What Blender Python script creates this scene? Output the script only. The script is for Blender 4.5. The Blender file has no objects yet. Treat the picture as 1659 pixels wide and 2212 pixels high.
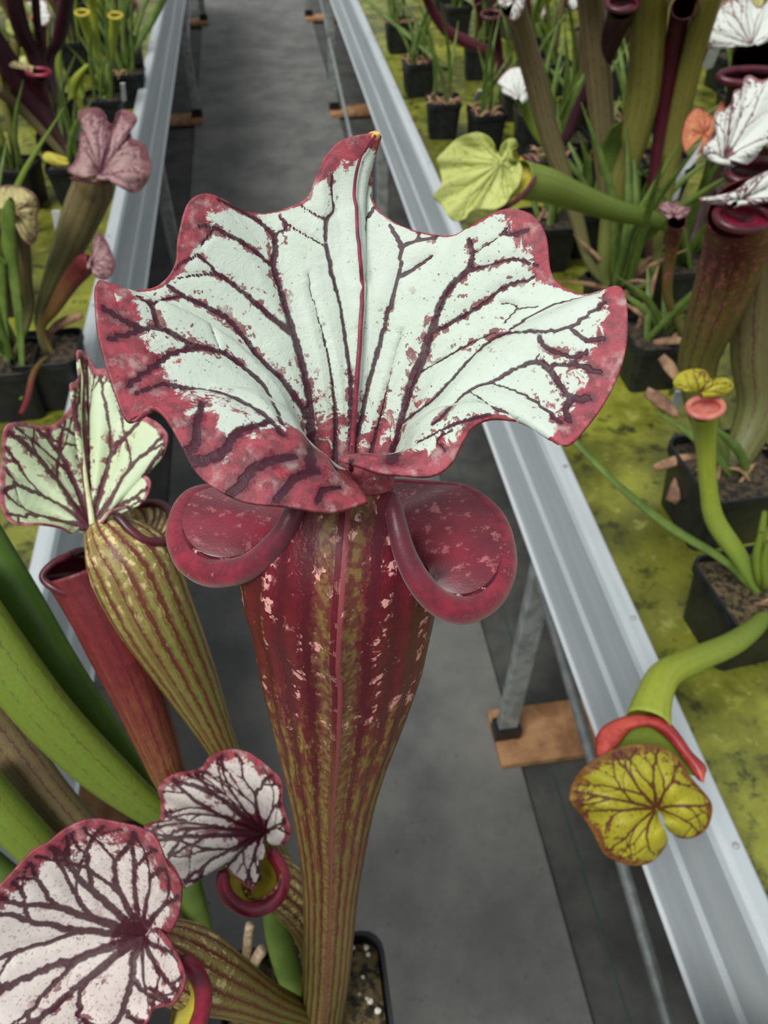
import bpy, math, random
import numpy as np
from mathutils import Vector
scene = bpy.context.scene
col = scene.collection
# ------------------------------------------------------------------ camera
W, H, FPX = 1659.0, 2212.0, 1661.0
TH, PS = math.radians(46.25), math.radians(8.15)
CAM = np.array([0.0, 0.0, 1.35])
cF = np.array([math.sin(PS)*math.cos(TH), math.cos(PS)*math.cos(TH), -math.sin(TH)])
cR = np.array([math.cos(PS), -math.sin(PS), 0.0])
cU = np.cross(cR, cF)
cam = bpy.data.cameras.new('camera')
cam.sensor_fit = 'VERTICAL'; cam.sensor_height = 24.0; cam.lens = 24.0*FPX/H
cam.clip_start = 0.01; cam.clip_end = 60
cam.dof.use_dof = True; cam.dof.focus_distance = 0.155; cam.dof.aperture_fstop = 21.0
camo = bpy.data.objects.new('camera', cam); col.objects.link(camo)
camo.location = CAM
camo.rotation_euler = (math.pi/2 - TH, 0, -PS)
scene.camera = camo
# ------------------------------------------------------------------ light
world = bpy.data.worlds.new('sky'); scene.world = world; world.use_nodes = True
wn = world.node_tree; wn.nodes.clear()
wo = wn.nodes.new('ShaderNodeOutputWorld'); wb = wn.nodes.new('ShaderNodeBackground')
wt = wn.nodes.new('ShaderNodeTexCoord'); ws = wn.nodes.new('ShaderNodeSeparateXYZ')
wr = wn.nodes.new('ShaderNodeValToRGB')      # overcast sky: brightest overhead
wr.color_ramp.elements[0].position = 0.0; wr.color_ramp.elements[0].color = (.42, .46, .46, 1)
wr.color_ramp.elements[1].position = 1.0; wr.color_ramp.elements[1].color = (1.0, 1.02, 1.05, 1)
wn.links.new(wt.outputs['Generated'], ws.inputs[0]); wn.links.new(ws.outputs['Z'], wr.inputs[0])
wn.links.new(wr.outputs[0], wb.inputs[0]); wb.inputs[1].default_value = 0.66
wn.links.new(wb.outputs[0], wo.inputs[0])
sun = bpy.data.lights.new('sun', 'SUN'); sun.energy = 2.9; sun.angle = math.radians(28); sun.color = (1, .98, .93)
suno = bpy.data.objects.new('sun', sun); col.objects.link(suno)
suno.rotation_euler = (math.radians(22), math.radians(-24), 0)
vs = scene.view_settings
vs.view_transform = 'Standard'; vs.look = 'None'; vs.gamma = 1.0; vs.use_curve_mapping = False; vs.exposure = 0.0

# ------------------------------------------------------------------ helpers
def P(px, py, d):
    return CAM + d*((px-W/2)/FPX*cR + (H/2-py)/FPX*cU + cF)
def on_z(px, py, z):
    v = (px-W/2)/FPX*cR + (H/2-py)/FPX*cU + cF
    return CAM + v*((z-CAM[2])/v[2])
def cr(pts, m, closed=False):
    """Catmull-Rom through rows of pts sampled at m places, by index"""
    p = np.asarray(pts, float); n = len(p)
    t = np.linspace(0, n if closed else n-1, m, endpoint=not closed)
    i = np.floor(t).astype(int)
    if not closed: i = np.minimum(i, n-2)
    f = (t-i)[:, None]
    if closed:
        a, b, c, d = p[(i-1) % n], p[i % n], p[(i+1) % n], p[(i+2) % n]
    else:
        e = np.vstack([2*p[0]-p[1], p, 2*p[-1]-p[-2]])
        a, b, c, d = e[i], e[i+1], e[i+2], e[i+3]
    return .5*((2*b)+(c-a)*f+(2*a-5*b+4*c-d)*f*f+(3*b-a-3*c+d)*f**3)
def cr_len(pts, m):
    q = cr(pts, 60)
    s = np.r_[0, np.cumsum(np.linalg.norm(np.diff(q, axis=0), axis=1))]
    t = np.linspace(0, s[-1], m)
    return np.stack([np.interp(t, s, q[:, k]) for k in range(q.shape[1])], 1)
class Thing:
    def __init__(self, name, label, cat, loc, group=None, kind=None):
        self.loc = np.array(loc, float)
        o = bpy.data.objects.new(name, None); o.empty_display_size = .02
        o.location = loc; col.objects.link(o); self.o = o
        tag(o, label, cat, group, kind)
def tag(o, label=None, cat=None, group=None, kind=None):
    if label: o['label'] = label
    if cat: o['category'] = cat
    if group: o['group'] = group
    if kind: o['kind'] = kind
def mk(name, verts, faces, mat, thing=None, parent=None, uv=None, attrs=None, smooth=True, solid=0, loc=None, label=None):
    """mesh object in world coordinates; thing/parent make it a part or sub-part"""
    v = np.asarray(verts, float)
    base = thing.loc if thing else (np.array(loc, float) if loc is not None else np.zeros(3))
    me = bpy.data.meshes.new(name)
    me.from_pydata((v-base).tolist(), [], [list(map(int, f)) for f in faces])
    if uv is not None:
        l = me.uv_layers.new(name='UVMap')
        idx = np.zeros(len(me.loops), dtype=np.int32); me.loops.foreach_get('vertex_index', idx)
        l.data.foreach_set('uv', np.asarray(uv, dtype=np.float32)[idx].ravel())
    for k, a in (attrs or {}).items():
        at = me.attributes.new(k, 'FLOAT', 'POINT'); at.data.foreach_set('value', np.asarray(a, dtype=np.float32))
    if smooth: me.polygons.foreach_set('use_smooth', [True]*len(me.polygons))
    me.materials.append(mat); me.update()
    o = bpy.data.objects.new(name, me); col.objects.link(o)
    if parent is not None: o.parent = parent
    elif thing is not None: o.parent = thing.o
    else: o.location = base
    if solid:
        m = o.modifiers.new('thick', 'SOLIDIFY'); m.thickness = solid; m.offset = 0
    if label: o['label'] = label
    return o
def grid_faces(n, m, closed_m=False, cap0=False, cap1=False):
    f = []
    k = m if closed_m else m-1
    for i in range(n-1):
        for j in range(k):
            a, b = i*m+j, i*m+(j+1) % m
            f.append((a, b, b+m, a+m))
    if cap0: f.append(tuple(range(m-1, -1, -1)))
    if cap1: f.append(tuple((n-1)*m+j for j in range(m)))
    return f
def frames(path, hint=None):
    p = np.asarray(path, float)
    t = np.gradient(p, axis=0); t /= np.linalg.norm(t, axis=1)[:, None]+1e-12
    h = np.array(hint if hint is not None else (0.3, 0.9, 0.2), float)
    out = []
    a = h - t[0]*(h@t[0]); a /= np.linalg.norm(a)
    for k in range(len(p)):
        a = a - t[k]*(a@t[k]); a /= np.linalg.norm(a)+1e-12
        out.append((a.copy(), np.cross(t[k], a)))
    return out
def sweep(path, rad, nseg=12, hint=None, flat=1.0):
    p = np.asarray(path, float); r = np.broadcast_to(np.asarray(rad, float), (len(p),))
    fr = frames(p, hint); V = []; UV = []
    for k, (a, b) in enumerate(fr):
        for j in range(nseg):
            an = 2*math.pi*j/nseg
            V.append(p[k]+r[k]*(math.cos(an)*a*flat+math.sin(an)*b)); UV.append((k/(len(p)-1), j/nseg))
    return np.array(V), UV
def boxv(x0, x1, y0, y1, z0, z1):
    v = [(x, y, z) for z in (z0, z1) for y in (y0, y1) for x in (x0, x1)]
    return v, [(0, 2, 3, 1), (4, 5, 7, 6), (0, 1, 5, 4), (2, 6, 7, 3), (0, 4, 6, 2), (1, 3, 7, 5)]
def bevel(o, w=.002, seg=2):
    m = o.modifiers.new('bevel', 'BEVEL'); m.width = w; m.segments = seg; m.limit_method = 'ANGLE'

# ------------------------------------------------------------------ materials
class NT:
    def __init__(s, name):
        s.m = bpy.data.materials.new(name); s.m.use_nodes = True; s.t = s.m.node_tree; s.t.nodes.clear()
        s.out = s.n('ShaderNodeOutputMaterial'); s.b = s.n('ShaderNodeBsdfPrincipled')
        s.t.links.new(s.b.outputs[0], s.out.inputs[0])
    def n(s, t): return s.t.nodes.new(t)
    def put(s, sock, v):
        if isinstance(v, bpy.types.NodeSocket): s.t.links.new(v, sock)
        elif isinstance(v, tuple) and len(v) == 3 and sock.type == 'RGBA': sock.default_value = (*v, 1)
        else: sock.default_value = v
    def math(s, op, a, b=0.0, clamp=False):
        k = s.n('ShaderNodeMath'); k.operation = op; k.use_clamp = clamp; s.put(k.inputs[0], a); s.put(k.inputs[1], b); return k.outputs[0]
    def mix(s, f, a, b):
        k = s.n('ShaderNodeMix'); k.data_type = 'RGBA'; s.put(k.inputs[0], f); s.put(k.inputs[6], a); s.put(k.inputs[7], b); return k.outputs[2]
    def step(s, x, lo, hi):
        k = s.n('ShaderNodeMapRange'); k.interpolation_type = 'SMOOTHSTEP'; k.inputs[1].default_value = lo; k.inputs[2].default_value = hi
        s.put(k.inputs[0], x); return k.outputs[0]
    def obj(s):
        return s.n('ShaderNodeTexCoord').outputs['Object']
    def noise(s, scale, detail=2.0, vec=None, rough=.5, dist=0.0):
        k = s.n('ShaderNodeTexNoise'); k.inputs['Scale'].default_value = scale; k.inputs['Detail'].default_value = detail
        k.inputs['Roughness'].default_value = rough; k.inputs['Distortion'].default_value = dist
        s.t.links.new(vec if vec is not None else s.obj(), k.inputs['Vector']); return k.outputs[0]
    def mapped(s, scale, src=None):
        k = s.n('ShaderNodeMapping'); k.inputs['Scale'].default_value = scale
        s.t.links.new(src if src is not None else s.obj(), k.inputs['Vector']); return k.outputs[0]
    def attr(s, name):
        k = s.n('ShaderNodeAttribute'); k.attribute_name = name; return k.outputs['Fac']
    def uv(s):
        k = s.n('ShaderNodeSeparateXYZ'); u = s.n('ShaderNodeUVMap'); u.uv_map = 'UVMap'; s.t.links.new(u.outputs[0], k.inputs[0]); return k.outputs[0], k.outputs[1], u.outputs[0]
    def bump(s, h, strength=.3, dist=.001):
        k = s.n('ShaderNodeBump'); k.inputs['Strength'].default_value = strength; k.inputs['Distance'].default_value = dist
        s.t.links.new(h, k.inputs['Height']); s.t.links.new(k.outputs[0], s.b.inputs['Normal'])
    def done(s, color, rough=.5, metal=0.0, spec=None, transl=0.0):
        s.put(s.b.inputs['Base Color'], color); s.put(s.b.inputs['Roughness'], rough); s.b.inputs['Metallic'].default_value = metal
        if spec is not None: s.b.inputs['Specular IOR Level'].default_value = spec
        if transl:
            t = s.n('ShaderNodeBsdfTranslucent'); s.put(t.inputs[0], color); x = s.n('ShaderNodeMixShader'); x.inputs[0].default_value = transl
            s.t.links.new(s.b.outputs[0], x.inputs[1]); s.t.links.new(t.outputs[0], x.inputs[2]); s.t.links.new(x.outputs[0], s.out.inputs[0])
        return s.m
def srgb(r, g, b):
    f = lambda c: ((c/255)/12.92 if c/255 <= .04045 else ((c/255+.055)/1.055)**2.4)
    return (f(r), f(g), f(b))

def hood_mat(name, base, base2, red, red2, vein, speck=0.6, fine=420, sharp=.18, rnoise=.5, vnoise=.55, transl=.12, pin=.62):
    t = NT(name)
    n1 = t.noise(fine, 3, rough=.6); n2 = t.noise(fine*.5, 6, rough=.72, dist=.6); n3 = t.noise(fine*.9, 3, rough=.7); n4 = t.noise(fine*.12, 3)
    n5 = t.noise(fine*3.2, 1); n6 = t.noise(fine*.7, 4, rough=.6)
    va = t.attr('vein'); ra = t.attr('red')
    v = t.math('ADD', va, t.math('MULTIPLY', t.math('SUBTRACT', n1, .5), vnoise*2.2))
    vm = t.step(v, 1.25, .78)
    halo = t.math('MULTIPLY', t.step(t.math('ADD', va, t.math('MULTIPLY', t.math('SUBTRACT', n3, .5), 16.0)), 1.6, .6), t.step(t.math('ADD', n4, t.math('MULTIPLY', ra, .5)), .48, .6))
    r = t.math('ADD', ra, t.math('MULTIPLY', t.math('SUBTRACT', n2, .5), rnoise*2))
    rm = t.step(r, .5-sharp*.4, .5+sharp*.5)
    sp = t.math('MULTIPLY', t.step(n3, speck, speck+.03), t.step(t.math('ADD', n4, t.math('MULTIPLY', ra, .5)), .44, .6))
    c = t.mix(n4, base, base2)
    c = t.mix(t.math('MULTIPLY', t.step(n5, pin, pin+.05), .4), c, vein)
    c = t.mix(t.math('MULTIPLY', t.math('MAXIMUM', sp, halo), .85), c, red2)
    rc = t.mix(t.step(n1, .35, .7), red, red2)
    rc = t.mix(t.math('MULTIPLY', t.step(n6, .5, .72), .55), rc, t.mix(.55, red, base))
    rc = t.mix(t.math('MULTIPLY', t.step(va, 3.2, .8), .65), rc, vein)
    c = t.mix(t.math('MULTIPLY', rm, .94), c, rc)
    c = t.mix(t.math('MULTIPLY', vm, .93), c, vein)
    h = t.math('SUBTRACT', t.math('MULTIPLY', n2, .8), t.math('MULTIPLY', vm, .35))
    t.bump(h, .45, .0012)
    return t.done(c, .48, spec=.35, transl=transl)
def tube_mat(name, low, high, red, veinc, nst=14, redstart=.4, redw=.35, lw=.72, spots=0.0, spotc=(1, .8, .8), patch=None, scale=160, transl=.1, centre=False, sheen=0.0, mott=.35):
    """pitcher wall: u runs from base to mouth, v around; pigment veins run lengthwise"""
    t = NT(name); u, v, uvv = t.uv()
    st = t.noise(6, 3, t.mapped((14, 5, 1), uvv)); n1 = t.noise(scale, 4, rough=.65); n2 = t.noise(scale*3, 2)
    nl = t.noise(1.0, 3, t.mapped((26, 60, 1), uvv), rough=.7)
    x = t.math('ADD', t.math('MULTIPLY', v, nst), t.math('MULTIPLY', t.math('SUBTRACT', st, .5), .55))
    w = t.math('ABSOLUTE', t.math('SUBTRACT', t.math('FRACT', x), .5)); w = t.math('MULTIPLY', w, 2)
    x2 = t.math('ADD', t.math('MULTIPLY', v, nst*2.0), t.math('MULTIPLY', st, 1.1))
    w2 = t.math('MULTIPLY', t.math('ABSOLUTE', t.math('SUBTRACT', t.math('FRACT', x2), .5)), 2)
    line = t.step(t.math('ADD', w, t.math('MULTIPLY', t.math('SUBTRACT', n2, .5), .35)), lw, lw+.16)
    line2 = t.math('MULTIPLY', t.step(t.math('ADD', w2, t.math('MULTIPLY', t.math('SUBTRACT', n2, .5), .5)), lw+.08, lw+.2), .55)
    line = t.math('MAXIMUM', line, line2)
    rr = t.step(t.math('ADD', u, t.math('MULTIPLY', t.math('SUBTRACT', nl, .5), .55)), redstart-redw*.5, redstart+redw*.5)
    c = t.mix(t.step(t.math('ADD', u, t.math('MULTIPLY', t.math('SUBTRACT', n1, .5), .3)), .15, .8), low, high)
    c = t.mix(t.math('MULTIPLY', t.math('MULTIPLY', t.step(nl, .42, .6), mott), t.step(u, .05, .35)), c, red)
    if patch:
        pm = t.math('MULTIPLY', t.step(nl, .5, .36), t.step(u, .66, .48)); rr = t.math('MULTIPLY', rr, t.math('SUBTRACT', 1.0, t.math('MULTIPLY', pm, .8)))
    rc = t.mix(t.step(n1, .3, .75), red, tuple(k*.62 for k in red))
    c = t.mix(rr, c, rc)
    c = t.mix(t.math('MULTIPLY', line, .88), c, veinc)
    if centre:
        cv = t.math('MINIMUM', v, t.math('SUBTRACT', 1.0, v)); cm = t.math('MULTIPLY', t.step(t.math('ADD', cv, t.math('MULTIPLY', t.math('SUBTRACT', nl, .5), .05)), .045, .02), .7)
        c = t.mix(t.math('MULTIPLY', cm, t.math('SUBTRACT', 1.0, t.math('MULTIPLY', line, .7))), c, t.mix(t.step(n2, .4, .6), srgb(142, 126, 72), srgb(112, 70, 50)))
        c = t.mix(t.step(t.math('ADD', cv, t.math('MULTIPLY', t.math('SUBTRACT', st, .5), .004)), .008, .004), c, srgb(150, 70, 78))
    if spots:
        s1 = t.step(t.noise(scale*1.7, 3, rough=.6), 1-spots, 1-spots+.05)
        band = t.math('MULTIPLY', t.step(u, .47, .6), t.step(t.math('SUBTRACT', 1.0, line), .3, .8))
        s2 = t.step(t.noise(1.0, 2, t.mapped((14, 22, 1), uvv)), .42, .54)
        c = t.mix(t.math('MULTIPLY', t.math('MULTIPLY', s1, band), s2), c, spotc)
    t.bump(t.math('ADD', t.math('MULTIPLY', line, -.6), n2), .25, .0008)
    if sheen: t.b.inputs['Sheen Weight'].default_value = sheen
    return t.done(c, .42, spec=.4, transl=transl)
def plain(name, a, b, scale=60, rough=.5, detail=4, metal=0, bump=0, bd=.001, lo=.35, hi=.65, transl=0, spec=None):
    t = NT(name); n = t.noise(scale, detail, rough=.6)
    if bump: t.bump(n, bump, bd)
    return t.done(t.mix(t.step(n, lo, hi), a, b), rough, metal, spec=spec, transl=transl)

# ------------------------------------------------------------------ hood builder
def vein_field(V, samples, chunk=4000):
    """smallest distance / half-width to a list of (xyz, halfwidth) vein samples"""
    o = V.mean(0); S = (np.array([s[0] for s in samples])-o).astype(np.float32); w = np.array([s[1] for s in samples], dtype=np.float32)
    Q = (V-o).astype(np.float32); out = np.empty(len(V)); S2 = (S*S).sum(1); iw = 1/(w*w)
    for i in range(0, len(V), chunk):
        q = Q[i:i+chunk]; d = (q*q).sum(1)[:, None]+S2-2*(q@S.T); d *= iw
        out[i:i+chunk] = np.sqrt(np.maximum(d.min(1), 0))
    return np.minimum(out, 8.0)
def smooth1(a, k):
    if k < 1: return a
    ker = np.hanning(2*k+3)[1:-1]; ker /= ker.sum()
    p = np.concatenate([np.repeat(a[:1], k, 0), a, np.repeat(a[-1:], k, 0)])
    return np.stack([np.convolve(p[:, j], ker, 'valid') for j in range(a.shape[1])], 1)
def hood_surface(rim, keys, ns, nr, sm=6, pw=2.0):
    """rim: (px,py,d) along the free edge; keys {rim index: inner control points from neck outwards}"""
    R = np.array([P(*q) for q in rim]); n = len(R)
    rs = cr(R, ns); si = np.linspace(0, n-1, ns); ks = sorted(keys)
    K = []
    for k in ks:
        K.append(cr_len(np.array([P(*q) for q in keys[k]]+[R[k]]), nr))
    K = np.array(K); r = np.linspace(0, 1, nr)
    G = np.empty((ns, nr, 3))
    for j in range(nr):
        w = r[j]**pw
        off = K[:, j]-w*R[ks]
        o = np.stack([np.interp(si, ks, off[:, c]) for c in range(3)], 1)
        G[:, j] = smooth1(o, sm)+w*rs
    return G
def gen_veins(G, seed, nmain, w0, fork=.32, rmax=.96, s0=.06, s1=.94):
    """branching veins from the neck to the rim of a hood grid; returns (xyz, half width)"""
    rnd = random.Random(seed); ns, nr = G.shape[:2]; out = []
    def at(s, r):
        a = min(max(s, 0), 1)*(ns-1); b = min(max(r, 0), 1)*(nr-1); i, j = min(int(a), ns-2), min(int(b), nr-2); a -= i; b -= j
        return (G[i, j]*(1-a)+G[i+1, j]*a)*(1-b)+(G[i, j+1]*(1-a)+G[i+1, j+1]*a)*b
    def grow(s, r, ds, w, lvl):
        nf = r+rnd.uniform(.5, 1.1)*fork*(1 if lvl == 0 else .62)
        while r < rmax and 0 <= s <= 1:
            out.append((at(s, r), w)); r += .013; s += ds*.013+rnd.gauss(0, .0012); w *= .991
            if r > nf and lvl < 2 and r < .86:
                nf = r+rnd.uniform(.55, 1.1)*fork*.62; sg = rnd.choice((-1, 1))
                grow(s, r, ds+sg*rnd.uniform(.09, .2), w*.74, lvl+1)
                ds -= sg*rnd.uniform(.0, .05)
    for k in range(nmain):
        s = s0+(s1-s0)*(k+.5)/nmain+rnd.uniform(-.01, .01)
        mid = abs((k+.5)/nmain-.5)*2
        grow(.5+(s-.5)*.9, .04, (s-.5)*.1, w0*(1.15-.35*mid), 0)
    return out
def puff(G, vf, h):
    """blade swells between its veins; the veins lie in grooves"""
    a = np.gradient(G, axis=0); b = np.gradient(G, axis=1); n = np.cross(a, b); n /= np.linalg.norm(n, axis=2)[..., None]+1e-12
    ns, nr = G.shape[:2]; n = n.reshape(-1, 3); V = G.reshape(-1, 3)
    sg = np.sign(((V-CAM)*n).sum(1).mean()); edge = np.tile(np.sin(np.pi*np.clip(np.linspace(0, 1, nr)*1.02, 0, 1))**.6, ns)
    return V-sg*n*(h*np.minimum(vf/5, 1)**.7*edge)[:, None]
def make_hood(G, mat, thing, parent, veins, red, name='hood', thick=.0009, label=None, quilt=.0012):
    ns, nr = G.shape[:2]; V = G.reshape(-1, 3)
    uv = [(i/(ns-1), j/(nr-1)) for i in range(ns) for j in range(nr)]
    vf = vein_field(V, veins); V = puff(G, vf, quilt)
    return mk(name, V, grid_faces(ns, nr), mat, thing, parent, uv=uv, attrs={'vein': vf, 'red': np.asarray(red).ravel()}, solid=thick, label=label)
def edge_red(ns, nr, width, base=.12, basew=.1):
    """1 along the free edge, fading over 'width' (fraction or array over s) of the radius, and at the throat"""
    r = np.linspace(0, 1, nr)[None, :]; w = np.broadcast_to(np.asarray(width, float), (ns,))[:, None]
    e = np.clip(1-(1-r)/np.maximum(w, 1e-3)*.5, 0, 1)
    t = np.clip(1-(r-base)/basew, 0, 1)*.8 if base > 0 else 0
    return np.maximum(e, t)
LAST = [None]
def simple_hood(thing, parent, rim, center, mat, seed, dneck=.0, bulge=0.0, nmain=9, w0=.0007, ns=150, nr=46, redw=.12, base=.12, ruf=0.0, fork=.32, label=None, thick=.0008):
    """hood from its edge curve and neck; rim rows (px,py[,depth offset]); center (px,py,d)"""
    cx, cy, cd = center; n = len(rim); keys = {}; rr = []
    rnd = random.Random(seed)
    for i, q in enumerate(rim):
        dd = q[2] if len(q) > 2 else 0.0
        rr.append((q[0], q[1], cd+dneck+dd+ruf*math.sin(i*2.3+seed)))
    for i, q in enumerate(rr):
        f = .5; keys[i] = [(cx, cy, cd), (cx+(q[0]-cx)*f, cy+(q[1]-cy)*f, cd+(q[2]-cd)*f+bulge)]
    G = hood_surface(rr, keys, ns, nr, sm=3); LAST[0] = G
    return make_hood(G, mat, thing, parent, gen_veins(G, seed, nmain, w0, fork), edge_red(ns, nr, redw if np.isscalar(redw) else np.interp(np.linspace(0, 1, ns), np.linspace(0, 1, len(redw)), redw), base), thick=thick, label=label)
def tube_part(thing, ctrl, mat, name='pitcher', parent=None, n=40, nseg=24, flat=1.0, solid=.0008, label=None, hint=None):
    """pitcher wall; ctrl rows (px,py,d,halfwidth_px) from base to mouth"""
    C = np.array([list(P(a, b, d))+[hw*d/FPX] for a, b, d, hw in ctrl])
    q = cr(C, n)
    v, uv = sweep(q[:, :3], np.maximum(q[:, 3], .0006), nseg, hint if hint is not None else -cF, flat)
    uv = [(a, b) for a, b in uv]
    return mk(name, v, grid_faces(n, nseg, True), mat, thing, parent, uv=uv, solid=solid, label=label)
def lip_part(thing, parent, pts, rpx, mat, name='lip', n=60, nseg=12, closed=False, label=None, taper=True):
    C = np.array([P(*p) for p in pts]); q = cr(C, n, closed)
    d = np.mean([p[2] for p in pts]); r = np.full(n, rpx*d/FPX)
    if taper and not closed:
        k = np.linspace(0, 1, n); r = r*np.clip(np.minimum(k, 1-k)*14, .15, 1)
    if closed: q = np.vstack([q, q[:1]]); r = np.r_[r, r[:1]]
    v, uv = sweep(q, r, nseg)
    return mk(name, v, grid_faces(len(q), nseg, True, not closed, not closed), mat, thing, parent, uv=uv, label=label)

# pigment sets
M = {}
WHITE, WHITE2 = srgb(216, 228, 219), srgb(202, 216, 200)
M['hood_main'] = hood_mat('hood_main', WHITE, WHITE2, srgb(170, 48, 72), srgb(118, 18, 42), srgb(66, 24, 42), speck=.64, rnoise=1.0, pin=.70, sharp=.12)
M['hood_white'] = hood_mat('hood_white', srgb(226, 238, 216), srgb(196, 216, 164), srgb(190, 96, 116), srgb(128, 40, 62), srgb(84, 34, 50), speck=.8, fine=260, rnoise=.3, pin=.8)
M['hood_pinkwhite'] = hood_mat('hood_pinkwhite', srgb(226, 222, 216), srgb(218, 202, 198), srgb(160, 44, 68), srgb(104, 14, 36), srgb(64, 18, 32), speck=.66, fine=300, rnoise=.85)
M['hood_yellow'] = hood_mat('hood_yellow', srgb(186, 180, 52), srgb(158, 152, 40), srgb(134, 88, 44), srgb(110, 56, 36), srgb(88, 40, 34), speck=.6, fine=200, rnoise=1.0, pin=.62)
M['hood_lime'] = hood_mat('hood_lime', srgb(204, 209, 136), srgb(182, 190, 102), srgb(178, 186, 98), srgb(152, 162, 72), srgb(130, 138, 62), speck=.9, fine=150, rnoise=.3, pin=.9)
M['hood_pink'] = hood_mat('hood_pink', srgb(158, 108, 124), srgb(182, 156, 146), srgb(128, 88, 84), srgb(104, 56, 70), srgb(96, 44, 64), speck=.56, fine=170, rnoise=.9)
M['hood_cream'] = hood_mat('hood_cream', srgb(200, 190, 132), srgb(176, 164, 110), srgb(130, 96, 84), srgb(112, 76, 70), srgb(96, 70, 54), speck=.62, fine=200)
M['hood_pale'] = hood_mat('hood_pale', srgb(226, 230, 222), srgb(206, 212, 206), srgb(150, 90, 96), srgb(120, 60, 66), srgb(92, 46, 58), speck=.75, fine=200, rnoise=.35, pin=.75)
M['hood_salmon'] = hood_mat('hood_salmon', srgb(196, 112, 96), srgb(206, 140, 84), srgb(176, 84, 84), srgb(150, 64, 70), srgb(136, 60, 60), speck=.7, fine=160)
t = NT('lip_main'); u_, v_, uvv_ = t.uv(); n_ = t.noise(260, 4, rough=.7); n2_ = t.noise(900, 2)
e_ = t.math('ABSOLUTE', t.math('SUBTRACT', u_, .5)); e_ = t.step(t.math('ADD', e_, t.math('MULTIPLY', t.math('SUBTRACT', n_, .5), .12)), .26, .46)
c_ = t.mix(t.step(n_, .35, .65), srgb(150, 30, 54), srgb(110, 18, 40)); c_ = t.mix(t.math('MULTIPLY', t.step(n_, .6, .72), t.step(n2_, .45, .6)), c_, srgb(206, 110, 120))
c_ = t.mix(e_, c_, srgb(92, 34, 50)); t.bump(n2_, .15, .0006); t.b.inputs['Sheen Weight'].default_value = .25; M['lip_main'] = t.done(c_, .4, spec=.45)
t = NT('funnel'); n_ = t.noise(300, 5, rough=.7); n2_ = t.noise(60, 4); n3_ = t.noise(1500, 2)
c_ = t.mix(t.step(n2_, .35, .65), srgb(150, 34, 58), srgb(104, 22, 42)); c_ = t.mix(t.math('MULTIPLY', t.step(n_, .54, .66), .75), c_, srgb(206, 120, 124)); t.bump(n3_, .3, .0006)
t.b.inputs['Sheen Weight'].default_value = .6; t.b.inputs['Sheen Roughness'].default_value = .4; M['funnel'] = t.done(c_, .5)
M['lip_red'] = plain('lip_red', srgb(142, 30, 56), srgb(96, 18, 40), 120, .35)
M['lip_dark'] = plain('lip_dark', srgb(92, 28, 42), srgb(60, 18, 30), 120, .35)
M['lip_salmon'] = plain('lip_salmon', srgb(190, 78, 62), srgb(150, 40, 48), 70, .4)
M['lip_pink'] = plain('lip_pink', srgb(206, 130, 110), srgb(180, 96, 90), 90, .4)
M['tube_main'] = tube_mat('tube_main', srgb(122, 116, 60), srgb(158, 134, 58), srgb(118, 24, 42), srgb(84, 18, 32), nst=22, redstart=.49, redw=.26, lw=.6, spots=.44, spotc=srgb(232, 172, 164), patch=True, centre=True, mott=.75)
M['tube_redgreen'] = tube_mat('tube_redgreen', srgb(112, 130, 52), srgb(166, 156, 92), srgb(142, 66, 58), srgb(104, 32, 38), nst=17, redstart=.95, redw=.4, lw=.62, spots=.5, spotc=srgb(226, 206, 150))
M['tube_rust'] = tube_mat('tube_rust', srgb(128, 120, 54), srgb(140, 76, 60), srgb(128, 44, 50), srgb(104, 36, 44), nst=14, redstart=.55, redw=.5, lw=.72)
M['tube_green'] = tube_mat('tube_green', srgb(116, 142, 50), srgb(112, 138, 46), srgb(120, 110, 54), srgb(98, 104, 44), nst=9, redstart=1.6, lw=.84)
M['tube_brown'] = tube_mat('tube_brown', srgb(108, 116, 64), srgb(124, 112, 76), srgb(104, 72, 64), srgb(92, 62, 54), nst=12, redstart=1.2, redw=.6, lw=.74)
M['tube_olive'] = tube_mat('tube_olive', srgb(92, 114, 50), srgb(136, 134, 62), srgb(126, 92, 60), srgb(106, 90, 48), nst=12, redstart=1.4, redw=.5, lw=.78, scale=90)
M['tube_maroon'] = tube_mat('tube_maroon', srgb(92, 74, 56), srgb(92, 34, 46), srgb(88, 24, 42), srgb(62, 18, 32), nst=10, redstart=.35, redw=.5, lw=.8, scale=90)
M['tube_purple'] = tube_mat('tube_purple', srgb(84, 62, 56), srgb(74, 32, 50), srgb(66, 26, 46), srgb(48, 18, 34), nst=10, redstart=.4, redw=.6, lw=.82, scale=90)
M['tube_lime'] = tube_mat('tube_lime', srgb(112, 140, 60), srgb(164, 178, 62), srgb(150, 150, 60), srgb(130, 146, 54), nst=10, redstart=1.8, lw=.86, scale=90)
M['tube_redtop'] = tube_mat('tube_redtop', srgb(86, 106, 44), srgb(112, 96, 50), srgb(104, 22, 40), srgb(84, 34, 40), nst=13, redstart=.74, redw=.22, lw=.78, spots=.46, spotc=srgb(168, 90, 96), scale=120)
M['tube_moss'] = tube_mat('tube_moss', srgb(84, 110, 42), srgb(130, 148, 66), srgb(116, 130, 56), srgb(96, 114, 46), nst=14, redstart=1.8, lw=.84, scale=120)
M['inner_yellow'] = plain('inner_yellow', srgb(190, 176, 52), srgb(160, 150, 40), 80, .5)
M['leaf_green'] = plain('leaf_green', srgb(112, 136, 62), srgb(88, 112, 48), 40, .45, transl=.2)
M['leaf_dry'] = plain('leaf_dry', srgb(168, 134, 102), srgb(112, 82, 64), 60, .8)
M['stub'] = plain('stub', srgb(196, 176, 146), srgb(146, 122, 96), 300, .8)
M['pot'] = plain('pot', srgb(34, 36, 40), srgb(22, 24, 27), 60, .42, spec=.4)
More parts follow.
